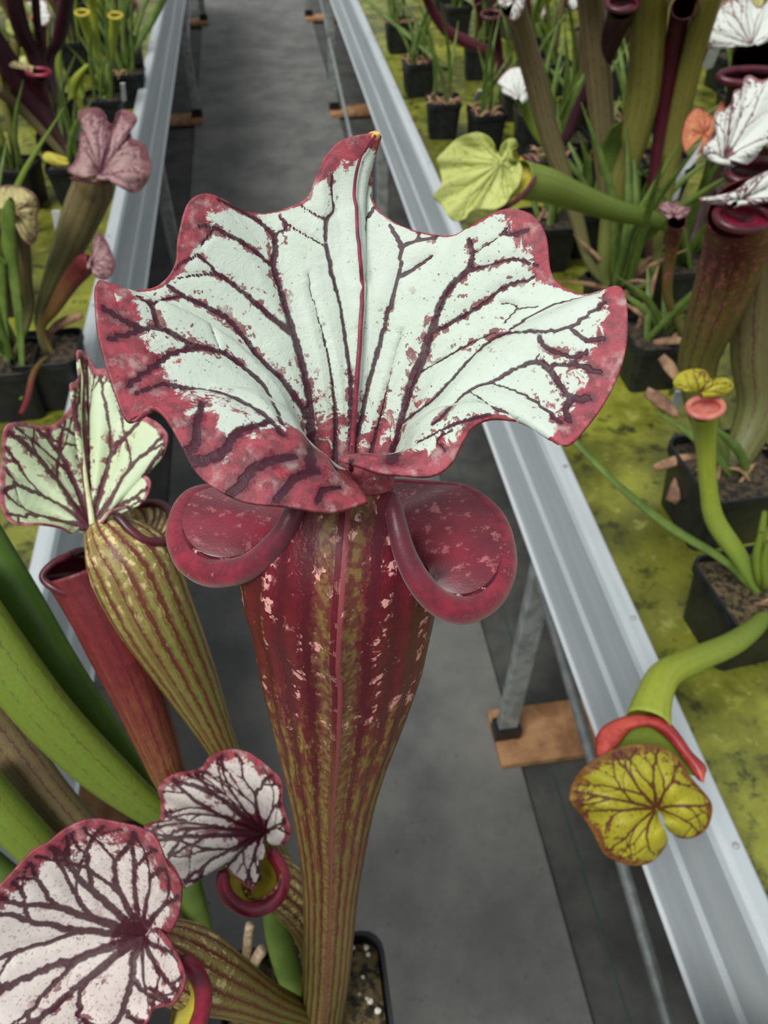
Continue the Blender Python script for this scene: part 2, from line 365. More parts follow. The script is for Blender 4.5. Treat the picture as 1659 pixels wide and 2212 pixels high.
M['soil'] = plain('soil', srgb(78, 66, 50), srgb(30, 26, 20), 130, .95, bump=1.0, bd=.006, lo=.4, hi=.6)
M['moss_soil'] = plain('moss_soil', srgb(98, 84, 54), srgb(30, 26, 18), 160, .95, bump=1.0, bd=.006, lo=.4, hi=.6)
M['perlite'] = plain('perlite', srgb(226, 220, 206), srgb(190, 180, 164), 400, .9)
M['tag'] = plain('tag', srgb(226, 230, 234), srgb(206, 212, 218), 80, .5)

# ------------------------------------------------------------------ setting: floor, mat, benches
def struct(name, v, f, mat, smooth=False):
    o = mk(name, v, f, mat, smooth=smooth); o['kind'] = 'structure'; return o
t = NT('ground_cloth'); oc = t.obj()
n1 = t.noise(9, 5, oc, .65); n2 = t.noise(700, 2, t.mapped((1, .25, 1), oc))
c = t.mix(t.step(n1, .3, .7), srgb(58, 60, 59), srgb(88, 88, 84)); c = t.mix(t.math('MULTIPLY', n2, .35), c, srgb(38, 40, 41))
t.bump(n2, .4, .001); M['ground_cloth'] = t.done(c, .85)
t = NT('aisle_concrete'); oc = t.obj()
n1 = t.noise(5, 6, oc, .66); n2 = t.noise(60, 5, oc, .7); n3 = t.noise(600, 2, oc)
c = t.mix(t.step(n1, .3, .7), srgb(86, 88, 88), srgb(116, 116, 112)); c = t.mix(t.step(n2, .62, .72), c, srgb(70, 70, 68)); c = t.mix(t.math('MULTIPLY', t.step(n3, .6, .75), .3), c, srgb(160, 158, 150))
t.bump(n2, .3, .002); M['aisle'] = t.done(c, .82)
t = NT('aluminium'); oc = t.obj()
n1 = t.noise(40, 4, t.mapped((1, .06, 1), oc), .6); n2 = t.noise(500, 2, oc)
c = t.mix(t.step(n1, .3, .7), srgb(176, 185, 189), srgb(192, 199, 202)); c = t.mix(t.math('MULTIPLY', t.step(n2, .6, .8), .3), c, srgb(226, 230, 232))
M['alu'] = t.done(c, t.math('ADD', .34, t.math('MULTIPLY', n1, .12)), .12)
M['galv'] = plain('galvanised', srgb(172, 178, 178), srgb(146, 152, 152), 60, .4, metal=.5)
M['leg'] = plain('leg_metal', srgb(166, 170, 166), srgb(132, 136, 132), 40, .55, metal=.2)
M['wood'] = plain('raw_wood', srgb(176, 134, 94), srgb(138, 98, 66), 26, .8, bump=.3)
t = NT('algae'); oc = t.obj()
n1 = t.noise(7, 6, oc, .66); n2 = t.noise(34, 5, oc, .62); n3 = t.noise(2.2, 3, oc)
c = t.mix(t.step(n1, .34, .66), srgb(84, 87, 24), srgb(146, 150, 54)); c = t.mix(t.step(n2, .52, .66), c, srgb(46, 48, 16)); c = t.mix(t.math('MULTIPLY', t.step(n3, .48, .62), .7), c, srgb(66, 68, 22))
c = t.mix(t.math('MULTIPLY', t.step(n2, .42, .3), .5), c, srgb(160, 166, 84))
t.bump(n2, .5, .003); M['algae'] = t.done(c, .38, spec=.5)

struct('floor', *boxv(-3, 4, -1.5, 9, -.05, 0.0), M['ground_cloth'])
struct('trim_1', *boxv(-.334, .338, -1.5, 9, -.01, .012), M['aisle'])
tx = (.352, .362)
YB0, YB1 = -.7, 5.6
def bench(side, label):
    """a long bench: tray bed, edge rail with flange and rivets, legs, tie rods"""
    s = side; xin = .283 if s > 0 else .262
    T = Thing('greenhouse_bench', label, 'bench', (s*1.0, 2.4, 0))
    top = .7
    prof = [(xin, .580), (xin+.004, .577), (xin+.012, .634), (xin+.016, .640), (xin+.0225, .694), (xin+.026, .700), (xin+.032, .7015), (xin+.044, .7015), (xin+.047, .698), (xin+.047, .652), (xin+.04, .652), (xin+.04, .690), (xin+.03, .690), (xin+.018, .632), (xin+.014, .585)]
    n = len(prof); ys = (YB0, YB1)
    v = [(s*x, y, z) for y in ys for x, z in prof]
    f = grid_faces(2, n, True, True, True)
    r = mk('edge_rail', v, f, M['alu'], T, smooth=False); bevel(r, .0012, 2)
    y = YB0+.2
    rv = []
    while y < YB1:
        cx = s*(xin+.038); vv = []; ff = []
        for k, (rr, zz) in enumerate(((.0032, .7012), (.003, .7026), (.0018, .7034))):
            vv += [(cx+rr*math.cos(a*math.pi/4), y+rr*math.sin(a*math.pi/4), zz) for a in range(8)]
        o = mk('rivet', vv, grid_faces(3, 8, True, False, True), M['leg'], T, r)
        y += .232
    x0, x1 = sorted((s*(xin+.041), s*1.95))
    mk('tray_bed', *boxv(x0, x1, YB0, YB1, .632, .655), M['algae'], T, smooth=False)
    for k in range(4):
        yl = .655+1.63*k
        xl = s*.322
        o = mk('leg', *boxv(xl-.018, xl+.018, yl-.010, yl+.010, .062, .632), M['leg'], T, smooth=False); bevel(o, .003)
        ft = mk('foot', *boxv(xl-.024, xl+.024, yl-.016, yl+.016, .031, .062), M['pot'], T, o, smooth=False)
        o = mk('leg', *boxv(s*1.7-.018, s*1.7+.018, yl-.010, yl+.010, .0, .632), M['leg'], T, smooth=False)
        xa, xb = sorted((xl, s*1.7))
        mk('cross_bar', *boxv(xa, xb, yl+.010, yl+.03, .59, .632), M['leg'], T, smooth=False)
    rods = (((.313, .655, .505), (.313, -.97, .235)), ((.313, 2.29, .09), (.313, 5.54, .565))) if s > 0 else (((-.318, .655, .50), (-.318, 2.25, .10)), ((-.318, 3.9, .30), (-.318, 5.5, .5)))
    for a, b in rods:
        v, uv = sweep([np.array(a), (np.array(a)+np.array(b))/2, np.array(b)], .0075, 10, (1, 0, 0))
        mk('tie_rod', v, grid_faces(3, 10, True, True, True), M['galv'], T)
    return T
bench(1, 'long aluminium plant bench with algae-green tray to the right of the aisle')
bench(-1, 'long aluminium plant bench with algae-green tray to the left of the aisle')
pl = 'raw wooden block under the %s bench leg, %s'
for s, sn in ((1, 'right'), (-1, 'left')):
    for k, wh in enumerate(('nearest to the viewer', 'behind the big white hood', 'in the upper part of the aisle', 'farthest down the aisle')):
        yl = .655+1.63*k; a, b = sorted((s*.30, s*.52))
        v, f = boxv(a, b, yl-.062, yl+.05, .0125, .031)
        o = mk('wood_block', np.array(v)-np.array([s*.41, yl, .0125])+np.array([s*.41, yl, .0125]), f, M['wood'], smooth=False, loc=(s*.41, yl, .0125)); bevel(o, .002)
        tag(o, pl % (sn, wh), 'wood block', 'blocks under the bench legs')
v, f = boxv(-.34, .34, -.075, .048, .7017, .741)
ca, sa = math.cos(-PS), math.sin(-PS); v = [(x*ca-y*sa-.012, x*sa+y*ca+.045, z) for x, y, z in v]
o = mk('wooden_board', v, f, M['wood'], smooth=False, loc=(0, .03, .7017)); bevel(o, .003); tag(o, 'raw wooden board lying across both bench rails under the pot of the big plant', 'board')
# green guide thread woven into the ground cloth
v, uv = sweep([np.array((.395, y, .0015)) for y in (-1.4, 2, 8.9)], .0012, 6, (0, 0, 1))
M['thread'] = plain('thread', srgb(52, 84, 78), srgb(44, 70, 66), 30, .8)
o = mk('trim_2', v, grid_faces(3, 6, True, True, True), M['thread']); o['kind'] = 'structure'

# ------------------------------------------------------------------ pots
def pot_parts(T, cx, cy, zb, w, h, rot=0.0, mat='pot', soil='soil', soil_drop=.008, taper=.8):
    """square pot with rounded corners, folded rim, inner wall; soil surface inside"""
    def ring(hw, z, rc):
        pts = []
        for q, (sx, sy) in enumerate(((1, 1), (-1, 1), (-1, -1), (1, -1))):
            for k in range(5):
                a = math.pi/2*(q+k/4)
                x, y = sx*(hw-rc)+rc*math.cos(a), sy*(hw-rc)+rc*math.sin(a)
                pts.append((cx+x*math.cos(rot)-y*math.sin(rot), cy+x*math.sin(rot)+y*math.cos(rot), z))
        return pts
    hw = w/2; rc = w*.13
    R = [(hw*taper, zb, rc*.8), (hw*.955, zb+h*.86, rc), (hw, zb+h*.862, rc), (hw, zb+h*.995, rc), (hw*.985, zb+h, rc), (hw*.955, zb+h*.995, rc), (hw*.93, zb+h*.8, rc), (hw*(taper-.03), zb+.004, rc*.8)]
    v = []
    for q in R: v += ring(*q)
    p = mk('pot', v, grid_faces(len(R), 20, True, True, True), M[mat], T)
    m = p.modifiers.new('es', 'EDGE_SPLIT'); m.split_angle = math.radians(40)
    zs = zb+h-soil_drop; rnd = random.Random(int(cx*1e4)+int(cy*1e3)); n = 14; V = []
    for i in range(n):
        for j in range(n):
            x, y = (i/(n-1)-.5)*w*.93, (j/(n-1)-.5)*w*.93
            k = max(abs(x), abs(y))/(w*.47)
            if k > .93: x *= .985; y *= .985
            V.append((cx+x*math.cos(rot)-y*math.sin(rot), cy+x*math.sin(rot)+y*math.cos(rot), zs+rnd.uniform(-.002, .003)-(.002 if k > .9 else 0)))
    mk('soil', V, grid_faces(n, n), M[soil], T)
    return zs

# ------------------------------------------------------------------ the big plant held in the aisle
BX, BY = -.0300, .0885
main = Thing('potted_pitcher_plant', 'large pitcher plant with big white red-veined hood in the middle of the aisle', 'potted plant', (BX, BY, .741))
zs = pot_parts(main, BX, BY, .741, .096, .109, soil='moss_soil', soil_drop=.010)

# main pitcher: wall
def inv(y, y0=1050., d0=.157, y1=2230., d1=.435): return 1/(1/d0+(1/d1-1/d0)*(y-y0)/(y1-y0))
sil = [(2262, 652, 738), (2212, 650, 738), (2100, 656, 754), (2000, 658, 764), (1920, 657, 772), (1840, 650, 786), (1760, 636, 801), (1700, 624, 816), (1620, 606, 842), (1560, 592, 864), (1500, 578, 886), (1440, 564, 906), (1400, 557, 915), (1340, 548, 928), (1280, 528, 940)]
ctr = np.array([list(P((a+b)/2, y, inv(y)))+[(b-a)/2*inv(y)/FPX] for y, a, b in sil]); rings = cr(ctr, 90)
axis = rings[-1, :3]-rings[0, :3]; axis /= np.linalg.norm(axis)
e1 = cR-axis*(cR@axis); e1 /= np.linalg.norm(e1); e2 = np.cross(e1, axis)
if e2@cF > 0: e2 = -e2          # e2 points to the viewer
NS = 120
mouth = [(0, 750, 1075, .1545), (14, 815, 1070, .1555), (20, 848, 1065, .157), (28, 858, 1130, .1565), (40, 885, 1205, .1565), (60, 935, 1265, .157), (80, 1000, 1290, .160), (100, 1062, 1262, .166), (120, 1092, 1190, .174), (140, 1072, 1110, .184), (155, 1010, 1055, .192), (170, 930, 1045, .199), (180, 760, 1035, .203),
         (190, 600, 1040, .202), (205, 480, 1048, .195), (220, 412, 1068, .187), (240, 388, 1125, .178), (260, 408, 1180, .170), (280, 460, 1208, .165), (300, 540, 1195, .161), (320, 600, 1155, .158), (332, 632, 1110, .157), (340, 652, 1075, .157), (346, 685, 1072, .1555)]
ma = np.array([m[0] for m in mouth]+[360.]); mp = np.array([P(*m[1:]) for m in mouth]+[P(*mouth[0][1:])])
dense = cr(mp, 400); da = np.interp(np.linspace(0, len(ma)-1, 400), np.arange(len(ma)), ma)
ang = np.arange(NS)*360.0/NS
mouth_ring = np.stack([np.interp(ang, da, dense[:, k]) for k in range(3)], 1)
V = []
def ring_pts(c, w):
    out = []
    for a in ang:
        an = math.radians(a)
        rib = 1+.012*math.cos(an*17)
        ridge = .10*math.exp(-((a if a < 180 else a-360)/7.0)**2)
        out.append(c+w*(math.sin(an)*e1*rib+math.cos(an)*e2*.86*(rib+ridge)))
    return np.array(out)
allr = [ring_pts(q[:3], q[3]) for q in rings]
base_ring = allr[-1]; m = 34
up = (np.mean(mouth_ring, 0)-rings[-1, :3]); up /= np.linalg.norm(up)
for k in range(1, m+1):
    s = k/m; dl = mouth_ring-base_ring
    al = (dl@axis)[:, None]*axis; la = dl-al
    allr.append(base_ring+al*(s**.8)+la*(s**2.6))
NR = len(allr); V = np.concatenate(allr)
uv = [(i/(NR-1), (j/NS)) for i in range(NR) for j in range(NS)]
pitch = mk('pitcher', V, grid_faces(NR, NS, True), M['tube_main'], main, uv=uv, solid=.0009, label='tall trumpet tube, dark red above and olive striped below')
# inside of the mouth: a velvety funnel running down from the lip
ia = [j for j in range(NS) if 22 <= ang[j] <= 338]; iv = []
for k, rg in enumerate(allr[-30:]):
    fk = 1-max(0, (k-20)/9)*.45; c0 = rg.mean(0); iv += [rg[j]+(axis*.0009-(rg[j]-c0)/np.linalg.norm(rg[j]-c0)*.0012)*fk for j in ia]
mk('funnel', iv, grid_faces(30, len(ia)), M['funnel'], main, pitch)
# rolled lip around the mouth, left open across the column at the back
lp = [(848, 1062, .1575), (856, 1130, .1555), (882, 1205, .1550), (932, 1268, .1555), (1000, 1296, .159), (1066, 1266, .165), (1096, 1190, .173), (1076, 1106, .183), (1012, 1052, .191), (930, 1040, .198), (760, 1032, .202), (600, 1036, .201), (480, 1044, .194), (408, 1062, .186), (382, 1122, .177), (402, 1186, .169), (458, 1216, .164), (540, 1204, .159), (602, 1158, .156), (632, 1112, .1555), (652, 1072, .157)]
q = cr(np.array([P(*a) for a in lp]), 140); k = np.linspace(0, 1, 140)
rad = np.interp(np.minimum(k, 1-k), [0, .03, .1, .2, .28, .34, .42, .5], [.0008, .0020, .0024, .0032, .0030, .0022, .0013, .0009])
q = q-axis*(rad*1.0*np.clip((np.minimum(k, 1-k)-.06)/.1, 0, 1))[:, None]
v, uvl = sweep(q, rad, 16); mk('lip', v, grid_faces(140, 16, True, True, True), M['lip_main'], main, pitch, uv=uvl, label='dark red rolled lip of the mouth')

# main pitcher: hood
rim = [(795, 1085, .1400), (715, 1107, .1350), (620, 1095, .1320), (530, 1085, .1310), (460, 1052, .1310), (415, 1010, .1315), (385, 950, .1320), (350, 895, .1325), (318, 882, .1330), (276, 910, .1320), (245, 840, .1335), (215, 740, .1345),
       (206, 670, .1350), (210, 610, .1365), (255, 628, .1400), (310, 627, .1430), (350, 610, .1440), (378, 570, .1445), (385, 510, .1440), (405, 440, .1440), (440, 419, .1450), (480, 432, .1475), (520, 455, .1500), (570, 462, .1520), (620, 450, .1525),
       (665, 425, .1525), (686, 375, .1510), (705, 335, .1500), (745, 300, .1485), (818, 289, .1460), (801, 330, .1520), (803, 370, .1530), (801, 420, .1540), (830, 465, .1545), (890, 497, .1540), (970, 510, .1530), (1010, 495, .1515), (1060, 465, .1490), (1100, 452, .1475),
       (1150, 465, .1460), (1180, 510, .1455), (1190, 585, .1465), (1215, 620, .1455), (1270, 638, .1430), (1342, 623, .1390), (1356, 700, .1375), (1346, 780, .1370), (1312, 860, .1370), (1262, 930, .1365), (1222, 963, .1360), (1180, 935, .1380),
       (1120, 912, .1400), (1060, 906, .1405), (1020, 925, .1395), (998, 960, .1380), (972, 1005, .1375), (930, 1029, .1380), (870, 1027, .1390), (820, 1022, .1400), (770, 1005, .1420), (733, 993, .1440)]
K = {0: [(700, 1085, .1570), (735, 1035, .1580), (752, 1040, .1460)],
     2: [(670, 1085, .1575), (690, 1010, .1610), (688, 988, .1400), (655, 1035, .1345)],
     4: [(662, 1085, .1575), (670, 1000, .1610), (652, 950, .1400), (570, 985, .1335)],
     6: [(658, 1085, .1575), (655, 985, .1600), (622, 920, .1430), (520, 905, .1365)],
     8: [(655, 1082, .1575), (652, 970, .1600), (590, 872, .1475), (460, 850, .1400)],
     10: [(660, 1080, .1575), (660, 970, .1600), (590, 860, .1505), (430, 800, .1420)],
     13: [(668, 1078, .1575), (670, 980, .1605), (600, 840, .1530), (420, 700, .1450)],
     16: [(680, 1075, .1570), (690, 985, .1610), (625, 830, .1550), (500, 690, .1500)],
     20: [(700, 1075, .1565), (712, 990, .1615), (660, 800, .1570), (560, 600, .1520)],
     24: [(725, 1075, .1560), (735, 990, .1620), (705, 800, .1580), (660, 600, .1550)],
     27: [(745, 1075, .1555), (752, 995, .1620), (745, 800, .1590), (730, 560, .1555)],
     29: [(755, 1075, .1550), (763, 995, .1615), (772, 800, .1580), (775, 560, .1548), (772, 400, .1525)],
     31: [(762, 1075, .1555), (772, 995, .1620), (790, 800, .1590), (800, 560, .1565)],
     34: [(775, 1075, .1560), (785, 995, .1620), (815, 810, .1590), (855, 620, .1560)],
     38: [(795, 1072, .1560), (805, 995, .1618), (870, 810, .1580), (1000, 600, .1520)],
     42: [(815, 1070, .1565), (820, 990, .1612), (920, 820, .1560), (1080, 700, .1500)],
     44: [(825, 1068, .1568), (830, 990, .1610), (930, 850, .1540), (1130, 730, .1450)],
     47: [(832, 1066, .1570), (838, 990, .1605), (930, 880, .1510), (1130, 820, .1425)],
     49: [(836, 1066, .1572), (845, 990, .1605), (930, 895, .1485), (1070, 865, .1420)],
     52: [(840, 1066, .1572), (848, 995, .1605), (920, 910, .1460), (1010, 880, .1415)],
     54: [(842, 1066, .1572), (850, 1000, .1605), (905, 950, .1440), (960, 930, .1400)],
     56: [(842, 1066, .1572), (845, 1010, .1600), (880, 978, .1430), (910, 985, .1400)],
     58: [(838, 1066, .1570), (830, 1015, .1595), (828, 992, .1440), (826, 1004, .1412)],
     60: [(825, 1066, .1565), (795, 1015, .1590), (765, 990, .1500)]}
ns, nr = 520, 170
G = hood_surface(rim, K, ns, nr, sm=14, pw=2.2)
# fine relief of the blade between the veins comes from the material; here the veins themselves
Gv = G.reshape(-1, 3); dd = Gv-CAM; dep = dd@cF; pxx = W/2+FPX*(dd@cR)/dep; pyy = H/2-FPX*(dd@cU)/dep
rr_ = np.tile(np.linspace(0, 1, nr), ns)
def surf(px, py):
    m = np.abs(pxx-px)+np.abs(pyy-py) < 7
    if not m.any():
        i = int(np.argmin((pxx-px)**2+(pyy-py)**2)); return Gv[i]
    i = np.where(m)[0]; dmin = dep[i].min(); i = i[dep[i] < dmin+.004]
    return Gv[i[np.argmin((pxx[i]-px)**2+(pyy[i]-py)**2)]]
A = lambda x, y: (180+x*.3887, 260+y*.3887)
B = lambda x, y: (740+x*.3978, 260+y*.3978)
vl = [  # (map, points, half width px at start, at end)
 (A, [(1262, 1950), (1255, 1880), (1255, 1640), (1225, 1430), (1180, 1250), (1130, 1090), (1080, 920), (1050, 800), (1065, 720), (1060, 640)], 10, 5),
 (A, [(1060, 640), (960, 560), (850, 500), (740, 445)], 4, 2), (A, [(1060, 640), (1130, 600), (1090, 540)], 3, 1.5),
 (A, [(1040, 810), (900, 700), (780, 630), (730, 600), (640, 590)], 5, 3), (A, [(730, 600), (680, 660), (650, 700)], 3, 1.5),
 (A, [(1140, 1180), (1040, 1100), (930, 1000), (820, 910), (740, 850), (640, 750)], 7, 3), (A, [(740, 860), (640, 860), (530, 880)], 3, 1.5),
 (A, [(640, 750), (560, 790), (510, 830)], 2.5, 1.5),
 (A, [(1235, 1640), (1100, 1450), (980, 1340), (900, 1230), (800, 1110), (700, 1050), (600, 1000), (540, 970), (470, 920)], 8, 3.5),
 (A, [(540, 980), (430, 1010), (370, 1030), (300, 990), (210, 950)], 3.5, 2), (A, [(370, 1030), (400, 1110), (410, 1160)], 5, 5),
 (A, [(1095, 1700), (1000, 1500), (900, 1400), (800, 1320), (730, 1290), (620, 1265), (500, 1200), (410, 1160), (330, 1165), (240, 1130), (160, 1080), (110, 1050)], 6.5, 4.5),
 (A, [(620, 1275), (480, 1310), (400, 1370), (300, 1440), (250, 1480)], 5.5, 4), (A, [(330, 1170), (240, 1200), (140, 1220)], 4, 5),
 (A, [(1100, 1760), (1000, 1650), (900, 1590), (760, 1530), (640, 1510), (560, 1500), (450, 1480), (300, 1530)], 6, 4),
 (A, [(660, 1580), (630, 1700), (625, 1800), (560, 1850)], 6, 8), (A, [(1020, 1690), (850, 1750), (790, 1840), (700, 1890), (600, 1900)], 7, 9),
 (A, [(1170, 1880), (1050, 1900), (950, 1940), (900, 2000), (820, 2080)], 7, 9), (A, [(1300, 1960), (1200, 1980), (1120, 2040), (1080, 2120)], 6, 8), (A, [(1420, 2050), (1330, 2060), (1300, 2120)], 5, 6),
 (A, [(1395, 1960), (1395, 1860), (1400, 1680), (1385, 1500), (1350, 1280), (1310, 1120), (1265, 960), (1250, 860)], 6, 1.5),
 (A, [(1490, 1900), (1490, 1460), (1470, 1280), (1430, 1050), (1390, 900), (1350, 700), (1350, 560), (1385, 500), (1375, 400), (1380, 300)], 6, 2.5),
 (A, [(1340, 700), (1250, 650), (1150, 590), (1090, 540)], 2, 1.2), (A, [(1345, 555), (1280, 520), (1210, 480)], 2.2, 1.2), (A, [(700, 1170), (730, 1230), (750, 1280)], 1.5, 1.5),
 (B, [(75, 1700), (90, 1650), (130, 1480), (190, 1280), (240, 1080), (280, 960), (310, 850), (320, 700), (300, 650), (260, 570)], 7, 3), (B, [(320, 690), (400, 660), (520, 640)], 3, 1.5), (B, [(400, 660), (410, 610)], 2.5, 1.5),
 (B, [(325, 850), (420, 790), (490, 740)], 3.5, 2), (B, [(100, 600), (150, 520), (170, 480)], 3.5, 2.5),
 (B, [(150, 1830), (170, 1750), (210, 1600), (250, 1440), (290, 1280), (325, 1150)], 4.5, 1.5),
 (B, [(270, 1850), (290, 1800), (340, 1600), (380, 1440), (440, 1290), (490, 1140), (540, 1000), (600, 900), (690, 810), (710, 730), (690, 650)], 12, 4), (B, [(710, 730), (840, 650)], 2.5, 1.5),
 (B, [(700, 820), (800, 790), (930, 760), (1060, 790)], 4, 2.5), (B, [(860, 630), (890, 590), (900, 630), (1010, 600)], 3, 3),
 (B, [(510, 1150), (620, 1090), (720, 1030), (820, 960), (900, 900), (1040, 860)], 5, 3),
 (B, [(430, 1370), (560, 1300), (700, 1220), (830, 1160)], 4, 3),
 (B, [(340, 1650), (500, 1530), (600, 1420), (700, 1310), (840, 1190), (1000, 1160), (1150, 1150), (1240, 1130), (1340, 1060), (1430, 990)], 5.5, 3.5),
 (B, [(900, 1160), (1000, 1090), (1080, 1040), (1180, 1000), (1390, 950)], 3.5, 2.5), (B, [(880, 1110), (950, 1030), (920, 1000), (860, 1000)], 2.5, 1.5), (B, [(950, 1030), (1060, 1020)], 2.5, 2),
 (B, [(1070, 1190), (1110, 1240), (1250, 1290), (1330, 1260)], 5, 4), (B, [(1240, 1140), (1330, 1200), (1420, 1200)], 4, 5), (B, [(1140, 1340), (1270, 1330), (1400, 1380)], 4.5, 5),
 (B, [(500, 1660), (700, 1480), (820, 1430), (960, 1350), (1060, 1320), (1120, 1360), (1180, 1440), (1240, 1510), (1330, 1520)], 5, 6), (B, [(1040, 1330), (1070, 1280)], 3, 2),
 (B, [(820, 1440), (940, 1480), (1040, 1530), (1100, 1580), (1190, 1650)], 3.5, 4), (B, [(700, 1490), (760, 1530), (820, 1570), (900, 1590)], 3, 3),
 (B, [(420, 1760), (560, 1680), (660, 1640), (800, 1600)], 3.5, 3), (B, [(560, 1800), (520, 1740), (600, 1690)], 2.5, 2), (B, [(1240, 1520), (1210, 1580), (1230, 1640)], 5, 5)]
samples = []
for mp_, pts, w0, w1 in vl:
    pp = cr(np.array([mp_(*p) for p in pts]), max(24, 12*len(pts)))
    for k, (x, y) in enumerate(pp):
        s3 = surf(x, y); d = (s3-CAM)@cF
        samples.append((s3, (w0+(w1-w0)*k/len(pp))*d/FPX*1.2))
mid_samples = []
for x, y in cr(np.array([(812, 296), (790, 330), (768, 385), (770, 470), (778, 560), (783, 640), (778, 740), (770, 850), (762, 960), (757, 1040)]), 160):
    s3 = surf(x, y); mid_samples.append((s3, (3.2+3.4*(y-290)/700)*((s3-CAM)@cF)/FPX))
# red pigment: a margin whose width follows the edge, the throat, and blotches
si = np.linspace(0, len(rim)-1, ns)
rw = np.interp(si, [0, 3, 6, 8, 9, 10, 12, 13, 14, 16, 17, 19, 20, 21, 23, 25, 26, 28, 29, 30, 32, 33, 36, 37, 39, 41, 42, 43, 44, 46, 48, 50, 52, 54, 57, 60],
               [.26, .26, .18, .11, .12, .09, .08, .07, .02, .01, .03, .06, .05, .02, .005, .01, .04, .05, .05, .05, .02, .005, .005, .02, .05, .05, .012, .012, .035, .055, .06, .045, .035, .08, .18, .3])
red = edge_red(ns, nr, rw, 0).reshape(ns, nr)
blobs = [(270, 700, 70, .26), (290, 780, 80, .3), (330, 840, 70, .28), (380, 790, 60, .16), (500, 800, 50, .15), (560, 780, 50, .15), (1150, 560, 50, .12), (1290, 680, 60, .2), (640, 960, 70, .5), (740, 985, 90, .55), (840, 965, 70, .5), (560, 1000, 70, .2), (470, 960, 50, .1), (700, 930, 60, .3), (610, 840, 40, .22), (480, 850, 40, .2), (440, 510, 40, .22), (1310, 760, 80, .24), (1230, 860, 80, .28), (1250, 800, 60, .18), (1180, 900, 60, .15), (420, 480, 60, .2), (1140, 500, 50, .15), (730, 370, 40, .2), (900, 1000, 60, .25), (640, 1050, 80, .3)]
R0 = red.ravel(); add = np.zeros(len(Gv))
for x, y, r, s in blobs:
    c0 = surf(x, y); d = (c0-CAM)@cF; add += s*np.exp(-(((Gv-c0)**2).sum(1))/(r*d/FPX)**2)
thr = np.clip(1-(rr_-.16)/.30, 0, 1)*.78
red = np.clip(np.maximum(R0*.92+add, thr)+.02, 0, 1)
vfm = vein_field(Gv, samples); Gq = puff(G, np.minimum(vfm, vein_field(Gv, mid_samples)*.8), .0009)
hood = mk('hood', Gq, grid_faces(ns, nr), M['hood_main'], main, pitch, uv=[(i/(ns-1), j/(nr-1)) for i in range(ns) for j in range(nr)],
          attrs={'vein': vfm, 'red': red}, solid=.0009, label='flaring white hood with dark purple veins and red wavy edge')
# midrib: a raised red-purple ridge down the hood
M['midrib'] = plain('midrib', srgb(136, 44, 64), srgb(104, 34, 52), 500, .5)
mpth = np.array([s[0] for s in mid_samples]); mpth = smooth1(mpth, 3)-cF*(.0012+.0014*np.sin(np.pi*np.linspace(0, 1, len(mpth))))[:, None]
v, uvl = sweep(mpth, np.array([s[1] for s in mid_samples])*.95, 10, flat=.6); mk('midrib', v, grid_faces(len(mpth), 10, True, True, True), M['midrib'], main, pitch)
mk('tip', *(lambda q: (sweep(q, np.array([.0011, .0012, .0009, .0002]), 8)[0], grid_faces(4, 8, True, True, True)))(np.array([P(792, 306, .1490), P(803, 299, .1478), P(812, 293, .1462), P(820, 288, .1450)])), plain('tip_yellow', srgb(226, 184, 96), srgb(206, 150, 80), 400, .5), main, pitch, label='yellow dried tip')

M['leaf_dark'] = plain('leaf_dark', srgb(78, 112, 36), srgb(66, 98, 30), 30, .45, transl=.15)
# the other pitchers of the same plant
C5 = lambda x, y: (x*.5184, 1580+y*.5184)
C4 = lambda x, y: (x*.4341, 740+y*.4341)
def pxl(m, pts): return [(*m(*p[:2]), *p[2:]) for p in pts]
# second pitcher, white hood on the left
p2 = tube_part(main, [(690, 2225, .445, 14), (682, 2090, .428, 18), (640, 1940, .400, 22), (560, 1775, .366, 26), (486, 1625, .342, 29), (403, 1456, .312, 60), (330, 1317, .292, 84), (286, 1222, .286, 90), (254, 1180, .284, 76), (232, 1152, .284, 52), (220, 1128, .285, 34), (212, 1102, .288, 22), (207, 1075, .291, 12)], M['tube_redgreen'], nseg=40, label='green tube with red veins under the smaller white hood')
h2 = pxl(C4, [(350, 950), (300, 922, -.004), (200, 905, -.01), (100, 905, -.012), (40, 880, -.012), (2, 800, -.01), (0, 700, -.012), (5, 600, -.008), (8, 500, -.012), (20, 430, -.014), (60, 398, -.012), (130, 402, -.004), (200, 415, 0), (270, 405, .004), (330, 350, .008), (365, 290, .010), (360, 240, .008), (350, 205, .004), (385, 185, .008), (397, 120, .010), (385, 40, .008), (430, 55, .012), (455, 95, .012), (480, 130, .008), (545, 140, .006), (620, 260, .008), (700, 350, .006), (780, 395, .0), (830, 450, -.004), (832, 510, -.004), (800, 580, .0), (740, 625, .004), (690, 640, .006), (745, 680, .0), (740, 750, -.002), (700, 805, .0), (640, 815, .002), (560, 835, .002), (505, 900, .001)])
simple_hood(main, p2, h2, (*C4(452, 930), .278), M['hood_white'], 5, dneck=-.004, bulge=.004, nmain=11, w0=.0015, ns=300, nr=90, redw=.05, base=.05, fork=.5, label='white hood with green tint and purple vein net')
lp2 = pxl(C4, [(560, 850, .277), (600, 880, .2755), (650, 935, .275), (720, 985, .276), (800, 992, .280), (855, 960, .286), (850, 850, .296), (780, 800, .302), (640, 815, .304)])
lip_part(main, p2, lp2, 10, M['lip_dark'])
q = cr(np.array([P(*a) for a in lp2]), 50); mk('inner_wall', np.vstack([q, P(*C4(690, 930), .302)[None]]), [(i, (i+1) % 50, 50) for i in range(50)], M['tube_redgreen'], main, p2, uv=[(.8, i/50) for i in range(51)])
gq = LAST[0].reshape(-1, 3); gd = gq-CAM; gz = gd@cF; gx = W/2+FPX*(gd@cR)/gz; gy = H/2-FPX*(gd@cU)/gz
q = []
